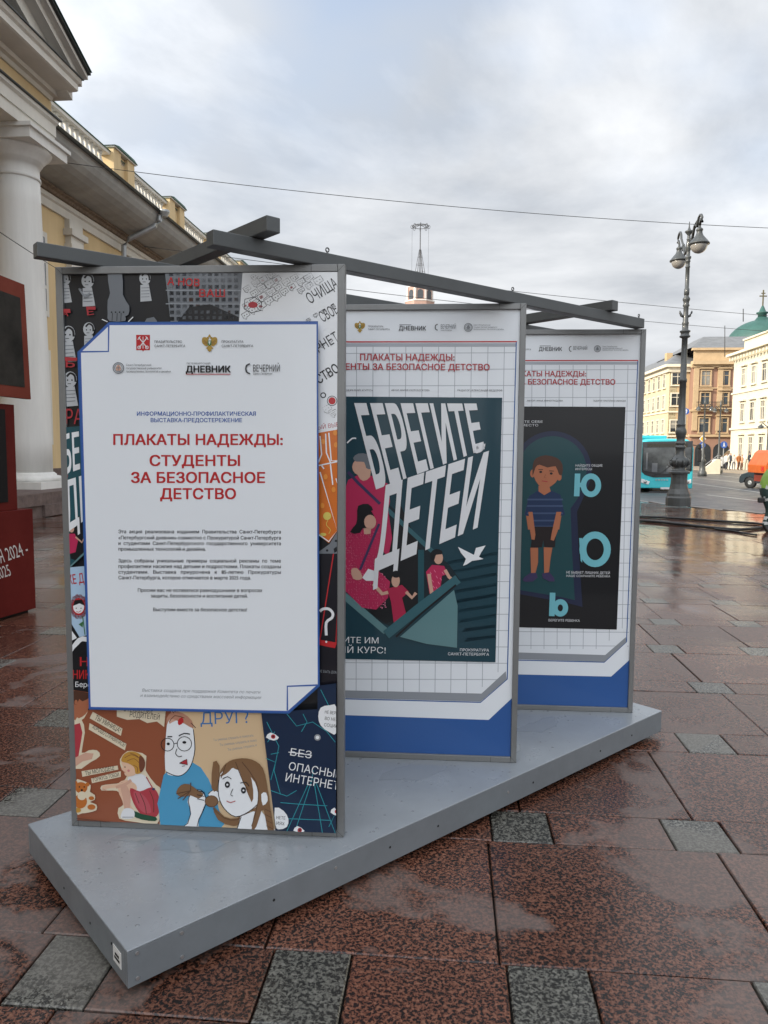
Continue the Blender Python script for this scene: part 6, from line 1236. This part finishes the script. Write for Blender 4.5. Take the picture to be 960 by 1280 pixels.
MB().prism([(-.03, z-.16), (.03, z-.16), (.03, z-.02), (.13, z+.06), (.03, z+.03), (.03, z+.09), (.08, z+.09), (0, z+.19), (-.08, z+.09), (-.03, z+.09)], .01, SW, 'y', -.012).build('white_arrow', SW, o)
e, z = place('crossing_sign', 905, 556, 70, -.4, 'round blue sign with white figure in front of the red brown house', 'road sign'); k = 70/F
MB().tube([(0, .04, 0), (0, .04, z+.3)], .04, 8, SPOST).build('post', SPOST, e); o = disc(e, 4.3*k, z, SB, 0, 'round_plate'); m = MB()
m.prism([(-.06, z-.2), (.0, z-.05), (.08, z-.2), (.12, z-.18), (.05, z), (.06, z+.08), (-.05, z+.08), (-.06, z-.02), (-.1, z-.17)], .01, SW, 'y', -.012); m.build('white_figure', SW, o); disc(o, .055, z+.15, SW, -.012, 'figure_head', 12)
def farlamp(u, vtop, vbot, Y, lab, z0=-.35, glob=True):
    e, _ = place('far_street_lamp', u, vbot, Y, z0, lab, 'street lamp'); k = Y/F; H = atY(u, vtop, Y).z-z0
    e['group'] = 'smaller lamp posts across the street'
    MB().lathe([(.34, 0), (.34, .3), (.24, .45), (.2, 1.1), (.28, 1.2), (.12, 1.4), (.16, 1.6), (.08, 1.8), (.065, H*.6), (.055, H*.9), (.10, H*.92), (.03, H)], 0, 0, 12, LPM).build('post', LPM, e)
    for s_ in (-1, 1):
        a_ = MB().tube([(0, 0, H*.84), (s_*.2, 0, H*.88), (s_*.4, 0, H*.92), (s_*.5, 0, H*.89)], .03, 6, LPM).build('lamp_arm', LPM, e)
        MB().lathe([(.05, H*.89), (.19, H*.86), (.21, H*.85)], s_*.5, 0, 12, LPM).build('lantern', LPM, a_); MB().lathe([(.18, H*.849), (.14, H*.838), (.06, H*.83)], s_*.5, 0, 12, GLB).build('lamp_globe', GLB, a_)
farlamp(878, 497, 585, 58, 'slim lamp post with two arms behind the yellow diamond sign')
farlamp(897.5, 500, 586, 66, 'slim lamp post between the white van and the red brown house')
farlamp(958, 522, 590, 48, 'lamp post standing before the cream palace at the right edge')
# pale ramp barrier by the second lamp
bq = atY(886, 585, 64); br2 = empty('ramp_barrier', (bq.x, 64, -.35)); tag(br2, 'pale stone ramp wall between the two slim lamp posts', 'barrier')
MB().prism([(-.6, 0), (1.0, 0), (1.0, 1.3), (.7, 1.3), (-.6, .25)], .3, CRW, 'y', 0).build('wall', CRW, br2); MB().tube([(-.6, -.02, .55), (.7, -.02, 1.6), (1.0, -.02, 1.6)], .04, 6, SPOST).build('handrail', SPOST, br2)
# ------------------------------------------------------------------ overhead wires
WIRE = mat('black_cable', (.03, .03, .03), .6)
def wire(pts, r, label):
    P_ = [atY(u, v, Y) for u, v, Y in pts]
    n = 24; a, b = P_[0], P_[-1]; o = MB().tube([a+(b-a)*(i/n)-Vector((0, 0, (pts[0][3] if len(pts[0]) > 3 else 0)*4*(i/n)*(1-i/n))) for i in range(n+1)], r, 5, WIRE).build('overhead_wire', WIRE); tag(o, label, 'wire', 'overhead wires'); return o
def wire2(p0, p1, Y0, Y1, sag, r, label):
    a, b = atY(*p0, Y0), atY(*p1, Y1); n = 24
    o = MB().tube([a+(b-a)*(i/n)-Vector((0, 0, sag*4*(i/n)*(1-i/n))) for i in range(n+1)], r, 5, WIRE).build('overhead_wire', WIRE); tag(o, label, 'wire', 'overhead wires'); return o
wire2((57, 200), (1100, 290), 22, 26, .35, .010, 'highest overhead wire running across the whole sky above the lamp post')
wire2((180, 308), (1100, 405), 26, 40, .25, .011, 'overhead wire passing just above the middle board and the mast tower')
wire2((300, 345), (1000, 417), 30, 46, .2, .012, 'lowest overhead wire level with the top of the right buildings')
wire2((-60, 250), (78, 340), 9, 20, .02, .008, 'thin wire in front of the white column at the left edge')
for u, v0, v1, Y in ((906, 407, 446, 60), (929, 386, 402, 50)):
    a, b = atY(u, v0, Y), atY(u, v1, Y); o = MB().tube([a, b], .03, 5, WIRE).build('wire_hanger', WIRE); tag(o, 'thin vertical rod hanging over the roof of the red brown house' if u < 910 else 'short vertical rod hanging left of the green dome', 'wire hanger')
# camera-side surroundings that the wet sheets and windows mirror: the street goes on behind
TRK = mat('dark_bark', (.05, .04, .032), .9, .3, 6)
for i, (s_, t_) in enumerate(((-3.5, -9), (1.5, -11), (6.0, -8.5), (-7.5, -13))):
    rt = empty('bare_tree', W(s_, t_)); tag(rt, ('bare leafless tree standing behind the viewer', 'second bare tree behind the viewer, further off', 'bare tree at the pavement edge behind the viewer', 'bare tree close to the facade behind the viewer')[i], 'tree')
    rr = random.Random(i+20); m = MB(); m.tube([(0, 0, 0), (.05, 0, 1.5), (0, .1, 3.2), (.1, .1, 5)], [.2, .16, .13, .09], 10, TRK); m.build('trunk', TRK, rt); m = MB()
    def br(p, d, L_, r, dep):
        q = p+d*L_; m.tube([p, (p+q)/2+Vector((rr.uniform(-1, 1), rr.uniform(-1, 1), rr.uniform(0, 1)))*L_*.08, q], [r, r*.8, r*.6], 5, TRK)
        if dep: 
            for _ in range(3): br(q, (d+Vector((rr.uniform(-1, 1), rr.uniform(-1, 1), rr.uniform(-.2, .8)))*.75).normalized(), L_*.72, r*.58, dep-1)
    for a in range(7): z = 2.6+.35*a; br(Vector((.02, .05, z)), Vector((math.cos(a*2.4), math.sin(a*2.4), .8)).normalized(), 1.5, .06, 3)
    m.build('crown', TRK, rt)
